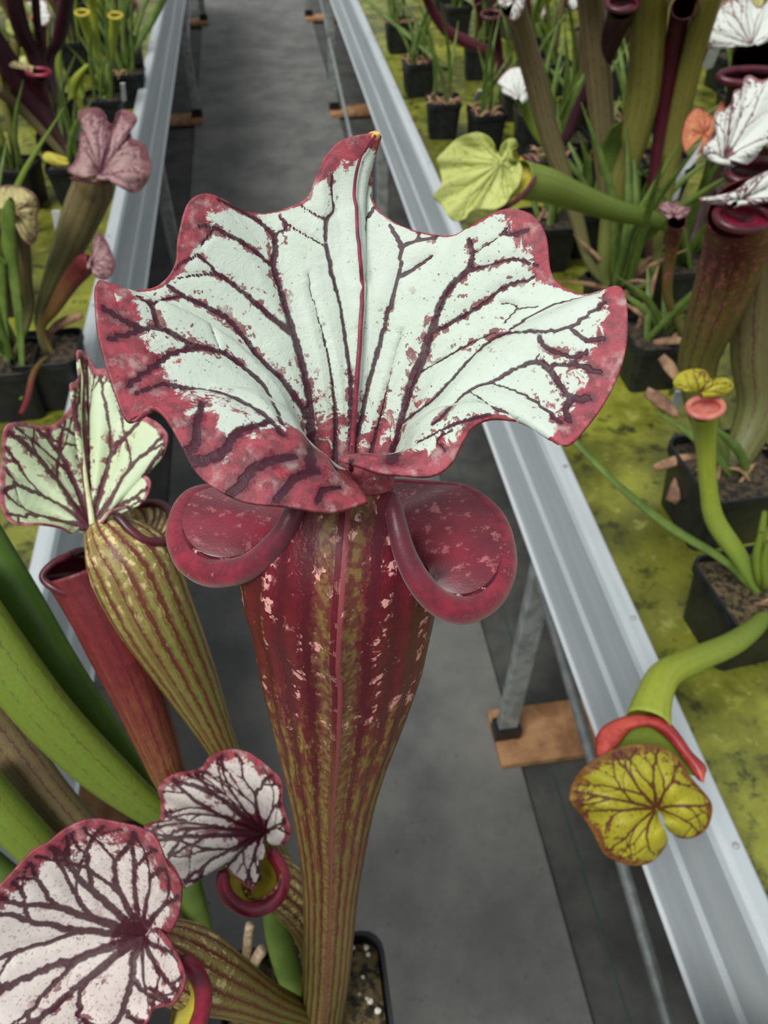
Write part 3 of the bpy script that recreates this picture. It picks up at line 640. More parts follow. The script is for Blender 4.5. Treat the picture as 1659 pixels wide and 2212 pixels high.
for x, y in cr(np.array(pxl(C4, [(400, 80), (415, 200), (405, 400), (425, 620), (452, 800), (468, 915)])), 60):
    q.append(gq[int(np.argmin((gx-x)**2+(gy-y)**2))]-cF*.0012)
q = smooth1(np.array(q), 5)
M['midrib_pale'] = plain('midrib_pale', srgb(212, 216, 178), srgb(190, 192, 146), 300, .5)
v, uv = sweep(q, np.interp(np.linspace(0, 1, 60), [0, .5, .8, 1], [.0003, .0006, .0010, .0012]), 8); mk('midrib', v, grid_faces(60, 8, True, True, True), M['midrib_pale'], main, p2)
# third pitcher, dark mouth behind it
p3 = tube_part(main, [(692, 2225, .448, 14), (684, 2090, .434, 16), (630, 1960, .405, 20), (480, 1830, .368, 26), (380, 1700, .342, 32), (339, 1603, .332, 42), (296, 1490, .322, 54), (258, 1402, .314, 62), (222, 1322, .308, 66), (192, 1262, .305, 70), (178, 1228, .304, 78)], M['tube_rust'], nseg=32, label='rusty red tube with a dark open mouth')
lip_part(main, p3, pxl(C4, [(345, 1060, .300), (280, 1090, .297), (225, 1140, .295), (218, 1175, .294), (260, 1215, .293), (340, 1250, .294), (430, 1258, .296), (540, 1235, .300), (600, 1170, .310), (560, 1080, .318), (450, 1040, .318), (390, 1040, .308)]), 9, M['lip_dark'], closed=True)
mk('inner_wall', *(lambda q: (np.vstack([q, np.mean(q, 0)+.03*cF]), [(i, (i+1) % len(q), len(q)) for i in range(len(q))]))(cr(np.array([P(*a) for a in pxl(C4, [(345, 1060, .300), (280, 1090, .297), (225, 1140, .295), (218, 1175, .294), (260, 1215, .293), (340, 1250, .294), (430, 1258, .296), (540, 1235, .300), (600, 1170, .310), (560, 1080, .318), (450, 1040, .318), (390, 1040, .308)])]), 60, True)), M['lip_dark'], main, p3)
# small front pitcher
p4 = tube_part(main, [(690, 2230, .43, 18), (690, 2120, .412, 24), (668, 2010, .385, 34), (634, 1945, .36, 46), (596, 1905, .343, 52), (566, 1888, .336, 50)], M['tube_redgreen'], nseg=32)
h3 = pxl(C5, [(1080, 500, -.004), (1082, 560, -.010), (1058, 652, -.014), (1020, 640, -.012), (975, 600, -.008), (940, 570, -.004), (860, 560, .0), (820, 590, -.004), (770, 652, -.008), (735, 590, -.006), (690, 535, -.008), (650, 470, -.006), (600, 400, -.004), (665, 365, 0), (670, 290, 0), (662, 230, -.006), (720, 178, -.008), (790, 165, -.004), (840, 148, 0), (880, 100, -.006), (960, 74, -.010), (1040, 90, -.010), (1120, 150, -.012), (1172, 205, -.014), (1180, 300, -.014), (1200, 370, -.014), (1212, 430, -.012), (1180, 474, -.006), (1135, 470, -.002)])
simple_hood(main, p4, h3, (*C5(1105, 425), .338), M['hood_pinkwhite'], 11, dneck=-.004, bulge=-.004, nmain=12, w0=.0013, ns=260, nr=80, redw=[.05, .04, .02, .03, .05, .06, .08, .12, .12, .12], base=.26, fork=.5, label='small white hood with a crimson edge and dark throat')
lip4 = pxl(C5, [(945, 565, .332), (928, 620, .329), (950, 690, .327), (1020, 738, .326), (1100, 735, .327), (1165, 680, .330), (1180, 600, .334), (1150, 530, .338), (1110, 490, .341)])
lip_part(main, p4, lip4, 15, M['lip_red'])
q = cr(np.array([P(*a) for a in lip4]), 50); mk('inner_wall', np.vstack([q, P(*C5(1090, 610), .352)[None]]), [(i, (i+1) % 50, 50) for i in range(50)], M['inner_yellow'], main, p4)
# big pitcher at the lower left
p5 = tube_part(main, [(690, 2222, .425, 24), (650, 2196, .400, 30), (570, 2166, .352, 42), (492, 2128, .312, 60), (430, 2100, .287, 76), (385, 2075, .277, 78), (345, 2045, .272, 60), (318, 2025, .270, 34)], M['tube_redgreen'], nseg=40, label='arching green tube with red lengthwise veins')
h4 = pxl(C5, [(625, 818, -.004), (700, 838, -.012), (742, 770, -.020), (757, 660, -.026), (738, 600, -.028), (700, 560, -.028), (652, 450, -.026), (600, 408, -.024), (500, 380, -.020), (380, 364, -.018), (280, 400, -.018), (200, 460, -.020), (130, 500, -.020), (60, 575, -.022), (-10, 650, -.024), (-120, 760, -.024), (-200, 900, -.022), (-220, 1050, -.024), (-150, 1250, -.026), (-40, 1330, -.028), (100, 1360, -.028), (300, 1340, -.026), (500, 1290, -.022), (610, 1215, -.018), (640, 1160, -.020), (730, 1130, -.026), (772, 1040, -.028), (760, 980, -.026), (730, 915, -.022), (690, 850, -.016), (645, 822, -.010), (610, 860, -.004)])
simple_hood(main, p5, h4, (*C5(598, 850), .268), M['hood_pinkwhite'], 23, dneck=0, bulge=.0015, nmain=13, w0=.0016, ns=360, nr=110, redw=[.3, .28, .24, .18, .13, .11, .08, .05, .05, .05, .07, .14, .2], base=.1, fork=.55, label='broad white hood with dark red curled edge in the lower left corner')
lip5 = pxl(C5, [(740, 935, .264), (800, 985, .262), (838, 1050, .261), (848, 1120, .261), (832, 1200, .262), (790, 1270, .264), (700, 1300, .270)])
lip_part(main, p5, lip5, 19, M['lip_red'])
q = cr(np.array([P(*a) for a in lip5]), 50); mk('inner_wall', np.vstack([q, P(*C5(720, 1130), .276)[None]]), [(i, (i+1) % 50, 50) for i in range(50)], M['inner_yellow'], main, p5)
# tubes running out of the frame on the left, and short stems
for ctrl, mt, fl in (([(690, 2225, .45, 12), (680, 2080, .438, 16), (600, 1940, .415, 22), (450, 1830, .39, 30), (330, 1740, .372, 38), (210, 1590, .352, 58), (110, 1450, .338, 68), (20, 1300, .328, 72), (-90, 1120, .32, 74)], 'leaf_dark', .5),
                     ([(690, 2225, .447, 14), (670, 2060, .43, 16), (590, 1920, .40, 22), (480, 1840, .378, 30), (330, 1752, .352, 42), (215, 1660, .335, 58), (100, 1545, .32, 66), (0, 1415, .31, 70), (-120, 1240, .30, 72)], 'tube_green', .6),
                     ([(660, 2228, .44, 12), (510, 2130, .415, 20), (350, 1990, .39, 30), (210, 1830, .375, 38), (110, 1725, .365, 46), (20, 1610, .36, 52), (-90, 1460, .35, 56)], 'tube_brown', .8),
                     ([(640, 2240, .43, 12), (400, 2060, .395, 26), (150, 1890, .36, 40), (40, 1790, .345, 48), (-60, 1680, .335, 52)], 'tube_green', .8),
                     ([(630, 2240, .432, 10), (350, 2080, .40, 24), (100, 1970, .37, 36), (-10, 1890, .355, 42), (-120, 1800, .345, 44)], 'leaf_green', .7),
                     ([(650, 2240, .432, 10), (520, 2150, .425, 18), (448, 2050, .415, 26), (410, 1930, .40, 30), (392, 1850, .392, 26), (385, 1790, .386, 10)], 'leaf_green', .6),
                     ([(676, 2240, .432, 14), (650, 2170, .425, 26), (612, 2060, .41, 30), (590, 1960, .395, 24), (580, 1900, .385, 8)], 'leaf_green', .6)):
    tube_part(main, ctrl, M[mt], name='leaf_tube', nseg=20, flat=fl, solid=0)
for ctrl in ([(530, 2100, .436, 9), (535, 2040, .428, 10), (540, 1998, .423, 10)], [(545, 2130, .438, 10), (548, 2085, .432, 12), (566, 2052, .426, 12)], [(512, 2110, .44, 7), (514, 2085, .436, 8)]):
    C = np.array([list(P(a, b, d))+[hw*d/FPX] for a, b, d, hw in ctrl]); q = cr(C, 8); v, uv = sweep(q[:, :3], q[:, 3], 10)
    mk('dry_stub', v, grid_faces(8, 10, True, True, True), M['stub'], main)
rnd = random.Random(3)
def pebble(name, c, r, mat, T, seed):
    rn = random.Random(seed); v = []; f = []
    for i in range(4):
        for j in range(7):
            a = math.pi*(i+.5)/4; b = 2*math.pi*j/7; k = r*rn.uniform(.75, 1.15)
            v.append((c[0]+k*math.sin(a)*math.cos(b), c[1]+k*math.sin(a)*math.sin(b), c[2]+k*.7*math.cos(a)))
    return mk(name, v, grid_faces(4, 7, True, True, True), M[mat], T, smooth=False)
for k in range(46):
    x, y = BX+rnd.uniform(-.042, .042), BY+rnd.uniform(-.01, .042)
    pebble('grit', (x, y, zs+.002), rnd.choice((.0012, .0016, .002, .0035 if k % 9 == 0 else .0014)), 'perlite' if k % 3 else 'stub', main, k)
o = mk('plant_tag', *boxv(BX+.036, BX+.046, .062, .0635, .80, .868), M['tag'], smooth=False, loc=(BX+.04, .062, .80)); tag(o, 'white plastic plant tag at the edge of the big plant pot', 'plant tag', 'plant tags')

# ------------------------------------------------------------------ plants on the benches
ZT = .6555
def plant(px, py, label, w=.082, h=.078, rot=0.0, soil='soil', group=None):
    """potted plant on the bench tray; px,py is the middle of its pot rim in the photograph's frame"""
    c = on_z(px, py, ZT+h)
    T = Thing('potted_pitcher_plant', label, 'potted plant', (c[0], c[1], ZT), group)
    T.zs = pot_parts(T, c[0], c[1], ZT, w, h, rot, soil=soil); T.c = np.array([c[0], c[1], T.zs-.006]); T.w = w
    T.d = (T.c-CAM)@cF
    return T
def wtube(T, pts, rad, mat, name='pitcher', n=26, nseg=12, flat=.8, parent=None, label=None, solid=0, cap=False):
    q = cr(np.array(pts), n); r = cr(np.array(rad, float)[:, None], n)[:, 0]
    v, uv = sweep(q, np.maximum(r, .0005), nseg, -cF, flat)
    return mk(name, v, grid_faces(n, nseg, True, cap, cap), M[mat], T, parent, uv=uv, solid=solid, label=label)
def depth_on(base, px, py, lean=0.0):
    """camera depth at which the ray through (px,py) passes nearest to the upright through base"""
    v = (px-W/2)/FPX*cR+(H/2-py)/FPX*cU+cF; b = base-CAM
    h = v[:2]; t = (h@b[:2])/(h@h); return t*(1+lean)
def ptube(T, pts, mat, name='pitcher', base=True, n=30, nseg=16, flat=.85, label=None, lean=0.0, k=1.0, solid=.0008, pull=0.0):
    """tube through pixels from its foot upwards; rows (px,py,halfwidth px); depth follows the upright over the pot"""
    ctrl = []
    if base:
        ctrl.append(T.c+np.array([(pts[0][0] % 7-3)*.002, (pts[0][1] % 5-2)*.002, 0])); rad = [pts[0][2]*T.d/FPX*.6]
    else: rad = []
    for i, (x, y, hw) in enumerate(pts):
        d = depth_on(T.c, x, y, lean); f = (i+1)/len(pts)
        d = T.d+(d-T.d)*(f**.8 if pull == 0 else 1); ctrl.append(P(x, y, d)); rad.append(hw*d/FPX*k)
    o = wtube(T, ctrl, rad, mat, name, n, nseg, flat, label=label, solid=solid)
    o['d_top'] = float((ctrl[-1]-CAM)@cF)
    dt = o['d_top']; del o['d_top']; return o, dt
def ring_lip(T, parent, px, py, d, rx, ry, rpx, mat, tilt=0.0, inner=None):
    pts = []
    for k in range(14):
        a = 2*math.pi*k/14; x, y = rx*math.cos(a), ry*math.sin(a)
        X, Y = x*math.cos(tilt)-y*math.sin(tilt), x*math.sin(tilt)+y*math.cos(tilt)
        pts.append((px+X, py+Y, d-(y/FPX*d)*.9))
    lip_part(T, parent, pts, rpx, M[mat], n=40, nseg=8, closed=True)
    if inner:
        q = cr(np.array([P(*a) for a in pts]), 40, True)
        mk('inner_wall', np.vstack([q, P(px, py+ry*.3, d+rx*d/FPX*1.2)[None]]), [(i, (i+1) % 40, 40) for i in range(40)], M[inner], T, parent)
def gen_pitcher(T, rnd, height, r, tube, hoodm, lipm, lean=(0, 0), hsize=2.6, face=None, base=None, seed=1, hood=True):
    """free-standing small pitcher built from its own axes"""
    b = T.c+np.array([rnd.uniform(-.018, .018), rnd.uniform(-.018, .018), 0]) if base is None else base
    tp = b+np.array([lean[0], lean[1], height]); mid = (b+tp)/2+np.array([-lean[0]*.2+rnd.uniform(-.01, .01), -lean[1]*.2, 0])
    o = wtube(T, [b, mid, tp], [r*.3, r*.62, r], tube, n=16, nseg=10, flat=.9, solid=.0007)
    ax = tp-mid; ax /= np.linalg.norm(ax)
    fd = np.array([math.cos(face), math.sin(face), 0]) if face is not None else np.array([math.sin(seed*1.7), math.cos(seed*1.7), 0])
    sd = np.cross(ax, fd); sd /= np.linalg.norm(sd); fd = np.cross(sd, ax)
    q = np.array([tp+r*1.06*(math.cos(a)*fd+math.sin(a)*sd)+ax*r*(.35*-math.cos(a)) for a in np.linspace(0, 2*math.pi, 19)])
    v, uv = sweep(q, r*.17, 6); mk('lip', v, grid_faces(19, 6, True), M[lipm], T, o)
    if hood:
        nk = tp-fd*r*.95+ax*r*.5; A_ = ax*.82+fd*.55; A_ /= np.linalg.norm(A_); N_ = np.cross(sd, A_)
        ns_, nr_ = 44, 16; G = np.empty((ns_, nr_, 3)); L = r*hsize
        for i in range(ns_):
            ph = (i/(ns_-1)-.5)*2*2.35
            rho = L*(.62+.38*math.cos(ph*.55))*(1+.08*math.sin(ph*5+seed))
            for j in range(nr_):
                k = j/(nr_-1)
                G[i, j] = nk+rho*k*(math.cos(ph)*A_+math.sin(ph)*sd)+N_*L*(.16*k*k*abs(math.sin(ph))+.07*math.sin(ph*7+seed)*k**3)
        make_hood(G, M[hoodm], T, o, gen_veins(G, seed, 7, L*.02, .45), edge_red(ns_, nr_, .12, .1), thick=.0006)
    return o
def leaf(T, rnd, length, width, mat='leaf_green', az=None, tilt=None, name='leaf', base=None):
    az = rnd.uniform(0, 6.283) if az is None else az; tilt = rnd.uniform(.05, .5) if tilt is None else tilt
    b = T.c+np.array([rnd.uniform(-.02, .02), rnd.uniform(-.02, .02), 0]) if base is None else base
    dr = np.array([math.cos(az)*math.sin(tilt), math.sin(az)*math.sin(tilt), math.cos(tilt)])
    m = b+dr*length*.5; e = b+dr*length+np.array([math.cos(az), math.sin(az), -.5])*length*.12
    return wtube(T, [b, m, e], [width*.4, width*.5, width*.06], mat, name, n=9, nseg=6, flat=.3)
def dry_tuft(T, rnd, n=7, size=.03):
    for k in range(n):
        az = rnd.uniform(0, 6.283); b = T.c+np.array([rnd.uniform(-.03, .03), rnd.uniform(-.03, .03), .004])
        e = b+np.array([math.cos(az)*size, math.sin(az)*size, rnd.uniform(.0, .02)])
        wtube(T, [b, (b+e)/2+np.array([0, 0, .008]), e], [.002, .003, .001], 'leaf_dry', 'dry_leaf', n=6, nseg=5, flat=.4)
def ptag(pts, hw, d, label, th=.0008):
    """flat plastic tag; pts two pixels top and bottom"""
    a, b = P(*pts[0], d), P(*pts[1], d*1.03); r = cR*hw*d/FPX; n = np.cross(b-a, r); n = n/np.linalg.norm(n)*th
    v = [a-r, a+r, b+r, b+r*.2, b-r*.2+(b-a)*.12, b-r]; v = [a-r, a+r, b+r, b+(b-a)*.12, b-r]
    V = [p-n for p in v]+[p+n for p in v]; m = len(v)
    o = mk('plant_tag', V, [tuple(range(m-1, -1, -1)), tuple(range(m, 2*m))]+[(i, (i+1) % m, m+(i+1) % m, m+i) for i in range(m)], M['tag'], smooth=False, loc=b)
    tag(o, label, 'plant tag', 'plant tags')
S6 = lambda x, y: (1000+x*.4576, 1200+y*.4576)
S3 = lambda x, y: (780+x*.2893, y*.2893)
S4 = lambda x, y: (1180+x*.3164, y*.3164)
S5 = lambda x, y: (1180+x*.3978, 560+y*.3978)
S1 = lambda x, y: (x*.2893, y*.2893)
S2 = lambda x, y: (x*.2411, 400+y*.2411)
rnd = random.Random(77)
# nearest pot on the right: yellow veined hood hanging over the rail, small upright pitcher, long leaf
T = plant(1640, 1262, 'pitcher plant with yellow veined hood hanging over the right rail', w=.098, h=.088, rot=.1, soil='moss_soil')
o = wtube(T, [T.c, P(1650, 1330, .76), P(1590, 1385, .69), P(1500, 1425, .635), P(1440, 1455, .60), P(1415, 1500, .575), P(1400, 1560, .555)], [.004, .007, .0105, .0115, .0118, .0125, .0155], 'tube_lime', n=40, nseg=20, flat=.75, solid=.0008)
simple_hood(T, o, pxl(S6, [(966, 1345), (940, 1395), (880, 1450), (800, 1462), (720, 1440), (660, 1400), (620, 1320), (570, 1240), (520, 1180), (503, 1140), (520, 1070), (570, 1000), (650, 945), (740, 903), (850, 890), (940, 905), (1020, 960), (1070, 1040), (1130, 1110), (1172, 1170), (1170, 1240), (1140, 1300), (1080, 1332), (1020, 1330), (982, 1305)]), (*S6(915, 1195), .532), M['hood_yellow'], 4, dneck=.0, bulge=-.012, nmain=9, w0=.0013, ns=240, nr=70, redw=.11, base=.0, ruf=.003, fork=.45)
lp6 = pxl(S6, [(650, 935, .545), (642, 870, .545), (700, 800, .548), (810, 770, .55), (920, 785, .55), (1000, 845, .548), (1060, 930, .545), (1125, 1000, .54), (1130, 1050, .538)])
oa = cr(np.array([P(*a) for a in pxl(S6, [(628, 945, .538), (632, 850, .544), (690, 790, .55), (810, 752, .552), (940, 768, .552), (1010, 830, .55), (1080, 930, .546), (1145, 1000, .542), (1125, 1060, .538)])]), 50); ob = cr(np.array([P(*a) for a in pxl(S6, [(680, 935, .538), (735, 890, .544), (790, 825, .549), (860, 806, .551), (905, 818, .551), (955, 855, .549), (1005, 910, .545), (1060, 985, .541), (1110, 1055, .537)])]), 50)
gb = np.array([[oa[i]*(1-k)+ob[i]*k-cF*.006*math.sin(math.pi*k) for k in np.linspace(0, 1, 8)] for i in range(50)]).reshape(-1, 3)
mk('lip', gb, grid_faces(50, 8), M['lip_salmon'], T, o, solid=.0012)
q = cr(np.array([P(*a) for a in lp6]), 40); mk('inner_wall', np.vstack([q, P(*S6(890, 960), .575)[None]]), [(i, (i+1) % 40, 40) for i in range(40)], M['tube_lime'], T, o)
o, d = ptube(T, [(1630, 1270, 8), (1598, 1205, 19), (1545, 1125, 21), (1530, 1050, 19), (1524, 960, 22), (1522, 905, 29), (1522, 882, 34)], 'tube_lime', lean=-.05)
ring_lip(T, o, 1524, 880, d*.985, 38, 22, 7, 'lip_pink', inner='lip_pink')
simple_hood(T, o, pxl(S5, [(760, 705), (705, 700), (690, 660), (730, 615), (800, 596), (860, 605), (895, 650), (930, 645), (985, 648), (1016, 685), (990, 725), (930, 745), (860, 748)]), (*S5(830, 725), d*.985), M['hood_yellow'], 9, bulge=-.006, nmain=5, w0=.0006, ns=110, nr=36, redw=.02, base=0)
wtube(T, [T.c, P(1622, 1270, .78), P(1560, 1208, .75), P(1450, 1140, .735), P(1340, 1052, .73), P(1245, 955, .735), P(1215, 925, .74)], [.004, .006, .0062, .0068, .0055, .005, .001], 'leaf_green', 'leaf', n=30, nseg=8, flat=.4)
for x, y0, y1 in ((1648, 1105, 1250), (1656, 1170, 1262), (1640, 1150, 1250)):
    wtube(T, [T.c+np.array([.01, .005, 0]), P(x, y1, .76), P(x-4, (y0+y1)/2, .745), P(x+4, y0, .73)], [.004, .005, .0055, .003], 'tube_green', 'leaf', n=16, nseg=8)
dry_tuft(T, rnd, 6)
# second pot on the right with the tall red-mouthed pitchers
T = plant(1585, 1000, 'tall pitcher plant with white crinkled hoods and red mouths at the right edge', w=.115, h=.095, rot=.05)
o, d = ptube(T, [(1520, 900, 30), (1508, 790, 42), (1535, 700, 55), (1570, 600, 66), (1598, 500, 72), (1605, 450, 74)], 'tube_redtop', n=44, nseg=28, lean=-.06, label='broad tube, dark red above and green below')
simple_hood(T, o, pxl(S4, [(1230, 1400), (1140, 1395), (1060, 1372), (1050, 1350), (1150, 1340), (1290, 1300), (1370, 1240), (1480, 1180), (1600, 1150), (1680, 1200), (1680, 1320), (1600, 1370), (1500, 1385), (1430, 1395), (1330, 1400), (1270, 1420)]), (*S4(1330, 1370), d*.985), M['hood_pale'], 12, bulge=-.008, nmain=9, w0=.0008, ns=150, nr=40, redw=.07, base=0, ruf=.004)
ring_lip(T, o, 1606, 470, d*.98, 60, 28, 9, 'lip_dark', tilt=.12, inner='lip_red')
o, d = ptube(T, [(1640, 880, 46), (1640, 760, 58), (1648, 600, 66), (1655, 470, 60), (1655, 380, 56)], 'tube_brown', n=40, nseg=24, lean=.02)
simple_hood(T, o, pxl(S4, [(1290, 1135), (1180, 1120), (1085, 1075), (1075, 1000), (1150, 935), (1148, 850), (1155, 765), (1215, 745), (1275, 690), (1285, 620), (1370, 600), (1410, 575), (1355, 535), (1390, 515), (1470, 550), (1560, 530), (1680, 620), (1720, 800), (1660, 920), (1540, 965), (1480, 1010), (1430, 1080), (1370, 1125)]), (*S4(1215, 1090), d*.97), M['hood_pale'], 15, bulge=-.006, nmain=9, w0=.0008, ns=190, nr=50, redw=.05, base=.08, ruf=.004)
ring_lip(T, o, 1640, 372, d*.98, 70, 26, 9, 'lip_dark', inner='lip_dark')
dry_tuft(T, rnd, 5)
for a, b, w_ in (((1412, 1012), (1515, 985), 12), ((1395, 845), (1465, 900), 16), ((1428, 770), (1470, 830), 14), ((1450, 1085), (1495, 1010), 20)):
    d = depth_on(T.c, *b); d = min(d, .93)
    wtube(T, [P(*b, d), P((a[0]+b[0])/2, (a[1]+b[1])/2-4, d), P(*a, d)], [w_*d/FPX*.4, w_*d/FPX, w_*d/FPX*.7], 'leaf_dry', 'dry_leaf', n=10, nseg=8, flat=.4, cap=True)
leaf(T, rnd, .12, .012, az=2.6, tilt=.9); leaf(T, rnd, .14, .012, az=3.2, tilt=.6)
# third pot: small red pitcher and green blades
T = plant(1420, 715, 'pitcher plant with one small pink-hooded red tube behind the right rail', w=.088, h=.08)
o, d = ptube(T, [(1490, 760, 9), (1462, 690, 10), (1442, 640, 10), (1446, 560, 12), (1458, 500, 17), (1462, 478, 20)], 'tube_redtop', lean=-.05)
simple_hood(T, o, pxl(S4, [(830, 1500), (775, 1450), (775, 1400), (830, 1375), (880, 1400), (940, 1410), (985, 1420), (960, 1470), (900, 1500)]), (*S4(870, 1480), d*.985), M['hood_pink'], 6, bulge=-.004, nmain=6, ns=80, nr=26, redw=.05, base=0, ruf=.003)
for k in range(7): leaf(T, rnd, rnd.uniform(.1, .2), .012, az=rnd.uniform(-.5, 3.6), tilt=rnd.uniform(.2, .8))
for k in range(4): leaf(T, rnd, rnd.uniform(.06, .12), .012, mat='leaf_dry', tilt=rnd.uniform(.9, 1.3))
# fourth pot: the group of tall olive tubes
T = plant(1335, 612, 'pitcher plant with tall olive and brown tubes rising to the top edge', w=.088, h=.08)
for pts, mt in (([(1278, 575, 10), (1240, 450, 16), (1190, 300, 22), (1150, 150, 24), (1118, 40, 25), (1108, 6, 28)], 'tube_brown'), ([(1322, 560, 12), (1312, 400, 22), (1295, 200, 28), (1275, -20, 30), (1270, -90, 34)], 'tube_brown'),
                ([(1305, 590, 14), (1330, 430, 27), (1385, 230, 36), (1400, 60, 38), (1405, -60, 42)], 'tube_olive'), ([(1398, 590, 10), (1412, 430, 17), (1440, 230, 20), (1470, 40, 24), (1480, 14, 28)], 'tube_maroon'), ([(1405, 600, 10), (1425, 480, 15), (1460, 290, 21), (1500, 110, 24), (1545, -40, 27)], 'tube_olive')):
    o, d = ptube(T, pts, mt, n=36, nseg=18)
    if mt == 'tube_brown' and pts[0][0] < 1300:
        simple_hood(T, o, [(1092, 20), (1075, 5), (1078, -25), (1100, -40), (1125, -30), (1135, -5), (1128, 25), (1115, 45), (1100, 42)], (1110, 5, d*.985), M['hood_pale'], 3, bulge=-.005, nmain=7, ns=80, nr=24, redw=.08, base=0)
o, d = ptube(T, [(1200, 400, 6), (1235, 270, 12), (1290, 160, 18), (1330, 60, 25), (1345, 14, 30)], 'tube_purple'); ring_lip(T, o, 1345, 8, d*.985, 34, 16, 6, 'lip_dark', inner='lip_dark')
o, d = ptube(T, [(1335, 540, 10), (1322, 420, 18), (1318, 330, 24), (1330, 280, 16), (1345, 262, 3)], 'leaf_green', name='leaf', solid=0, flat=.4)
for k in range(7): leaf(T, rnd, rnd.uniform(.15, .3), .014, tilt=rnd.uniform(.05, .5))
for k in range(10): leaf(T, rnd, rnd.uniform(.06, .13), .008, tilt=rnd.uniform(.6, 1.3), mat='leaf_dry' if k % 3 else 'leaf_green')
# fifth: lime hood stretching towards the aisle
T = plant(1480, 560, 'pitcher plant with lime-green ruffled hood reaching sideways towards the aisle', w=.088, h=.08)
o = wtube(T, [T.c, P(1470, 510, 1.16), P(1425, 478, 1.10), P(1330, 455, 1.03), P(1245, 425, .97), P(1185, 402, .925), P(1140, 392, .90), P(1122, 388, .89)], [.004, .007, .0105, .0135, .0165, .019, .0205, .021], 'tube_moss', n=40, nseg=20, solid=.0008)
simple_hood(T, o, pxl(S3, [(1000, 1130), (995, 1085), (955, 1025), (880, 988), (800, 1000), (700, 1048), (620, 1125), (565, 1190), (590, 1280), (598, 1380), (540, 1470), (600, 1530), (640, 1600), (700, 1652), (780, 1630), (815, 1580), (900, 1562), (1000, 1562), (1080, 1520), (1122, 1450), (1172, 1390), (1202, 1280), (1182, 1210), (1132, 1180), (1128, 1120), (1172, 1090), (1150, 1040), (1100, 1036), (1050, 1085), (1038, 1140)]), (*S3(1050, 1215), .865), M['hood_lime'], 8, bulge=.010, nmain=10, w0=.0009, ns=240, nr=60, redw=.02, base=0, ruf=.006)
lp7 = pxl(S3, [(1010, 1565, .872), (1090, 1540, .872), (1180, 1480, .874), (1250, 1410, .878), (1290, 1330, .884), (1290, 1245, .89), (1250, 1180, .894), (1190, 1165, .894)])
lip_part(T, o, lp7, 6, M['lip_dark']); q = cr(np.array([P(*a) for a in lp7]), 40); mk('inner_wall', np.vstack([q, P(*S3(1190, 1330), .90)[None]]), [(i, (i+1) % 40, 40) for i in range(40)], M['inner_yellow'], T, o)
o, d = ptube(T, [(1530, 400, 16), (1570, 300, 30), (1610, 220, 42), (1625, 150, 46), (1630, 118, 44)], 'tube_purple', n=30, nseg=20); ring_lip(T, o, 1625, 165, d*.97, 72, 16, 8, 'lip_dark', inner='lip_dark')
simple_hood(T, o, pxl(S4, [(1350, 310), (1260, 300), (1180, 300), (1090, 332), (1038, 262), (1080, 210), (1098, 150), (1150, 80), (1205, 20), (1290, -20), (1350, -60), (1420, 30), (1470, 40), (1540, -20), (1640, 60), (1660, 180), (1560, 260), (1450, 305)]), (*S4(1400, 312), d*.97), M['hood_pale'], 21, bulge=-.006, nmain=9, w0=.0008, ns=150, nr=40, redw=.06, base=0, ruf=.004)
simple_hood(T, o, [(1480, 330), (1472, 300), (1480, 262), (1500, 235), (1520, 238), (1540, 250), (1560, 215), (1565, 250), (1540, 290), (1530, 320), (1505, 335)], (1520, 290, d*1.0), M['hood_salmon'], 31, bulge=-.006, nmain=6, ns=80, nr=24, redw=.05, base=0, ruf=.004)
for k in range(8): leaf(T, rnd, rnd.uniform(.12, .26), .012, tilt=rnd.uniform(.1, .6))
# small white-hooded pitcher and dark tubes higher up
T = plant(1190, 330, 'pitcher plant with one small round white hood among thin green blades', w=.085, h=.08)
o, d = ptube(T, [(1188, 330, 8), (1160, 280, 14), (1138, 240, 12), (1122, 212, 10)], 'tube_green')
simple_hood(T, o, pxl(S3, [(1150, 745), (1100, 715), (1055, 690), (1045, 640), (1018, 615), (1060, 555), (1120, 508), (1200, 503), (1260, 545), (1268, 610), (1232, 660), (1245, 735), (1205, 785)]), (*S3(1180, 735), d*.985), M['hood_pale'], 14, bulge=-.006, nmain=8, w0=.0006, ns=110, nr=36, redw=.04, base=0)
for k in range(9): leaf(T, rnd, rnd.uniform(.15, .3), .012, tilt=rnd.uniform(.05, .5))
dry_tuft(T, rnd, 10)
T = plant(1120, 175, 'pitcher plant with dark red curved tubes beside the small white hood', w=.085, h=.08)
o, d = ptube(T, [(1080, 170, 11), (1072, 110, 14), (1064, 50, 15), (1062, 32, 17)], 'tube_maroon'); ring_lip(T, o, 1062, 32, d*.985, 22, 9, 4, 'lip_dark', inner='lip_dark')
o, d = ptube(T, [(1080, 130, 8), (1030, 100, 12), (970, 70, 12), (935, 25, 11), (915, -20, 10)], 'tube_maroon', name='leaf_tube', solid=0)
for k in range(12): leaf(T, rnd, rnd.uniform(.15, .35), .011, tilt=rnd.uniform(.05, .45))
for k in range(3): gen_pitcher(T, rnd, rnd.uniform(.16, .26), .011, 'tube_maroon' if k else 'tube_green', 'hood_pale', 'lip_dark', (rnd.uniform(-.05, .05), rnd.uniform(-.05, .05)), seed=k+40)
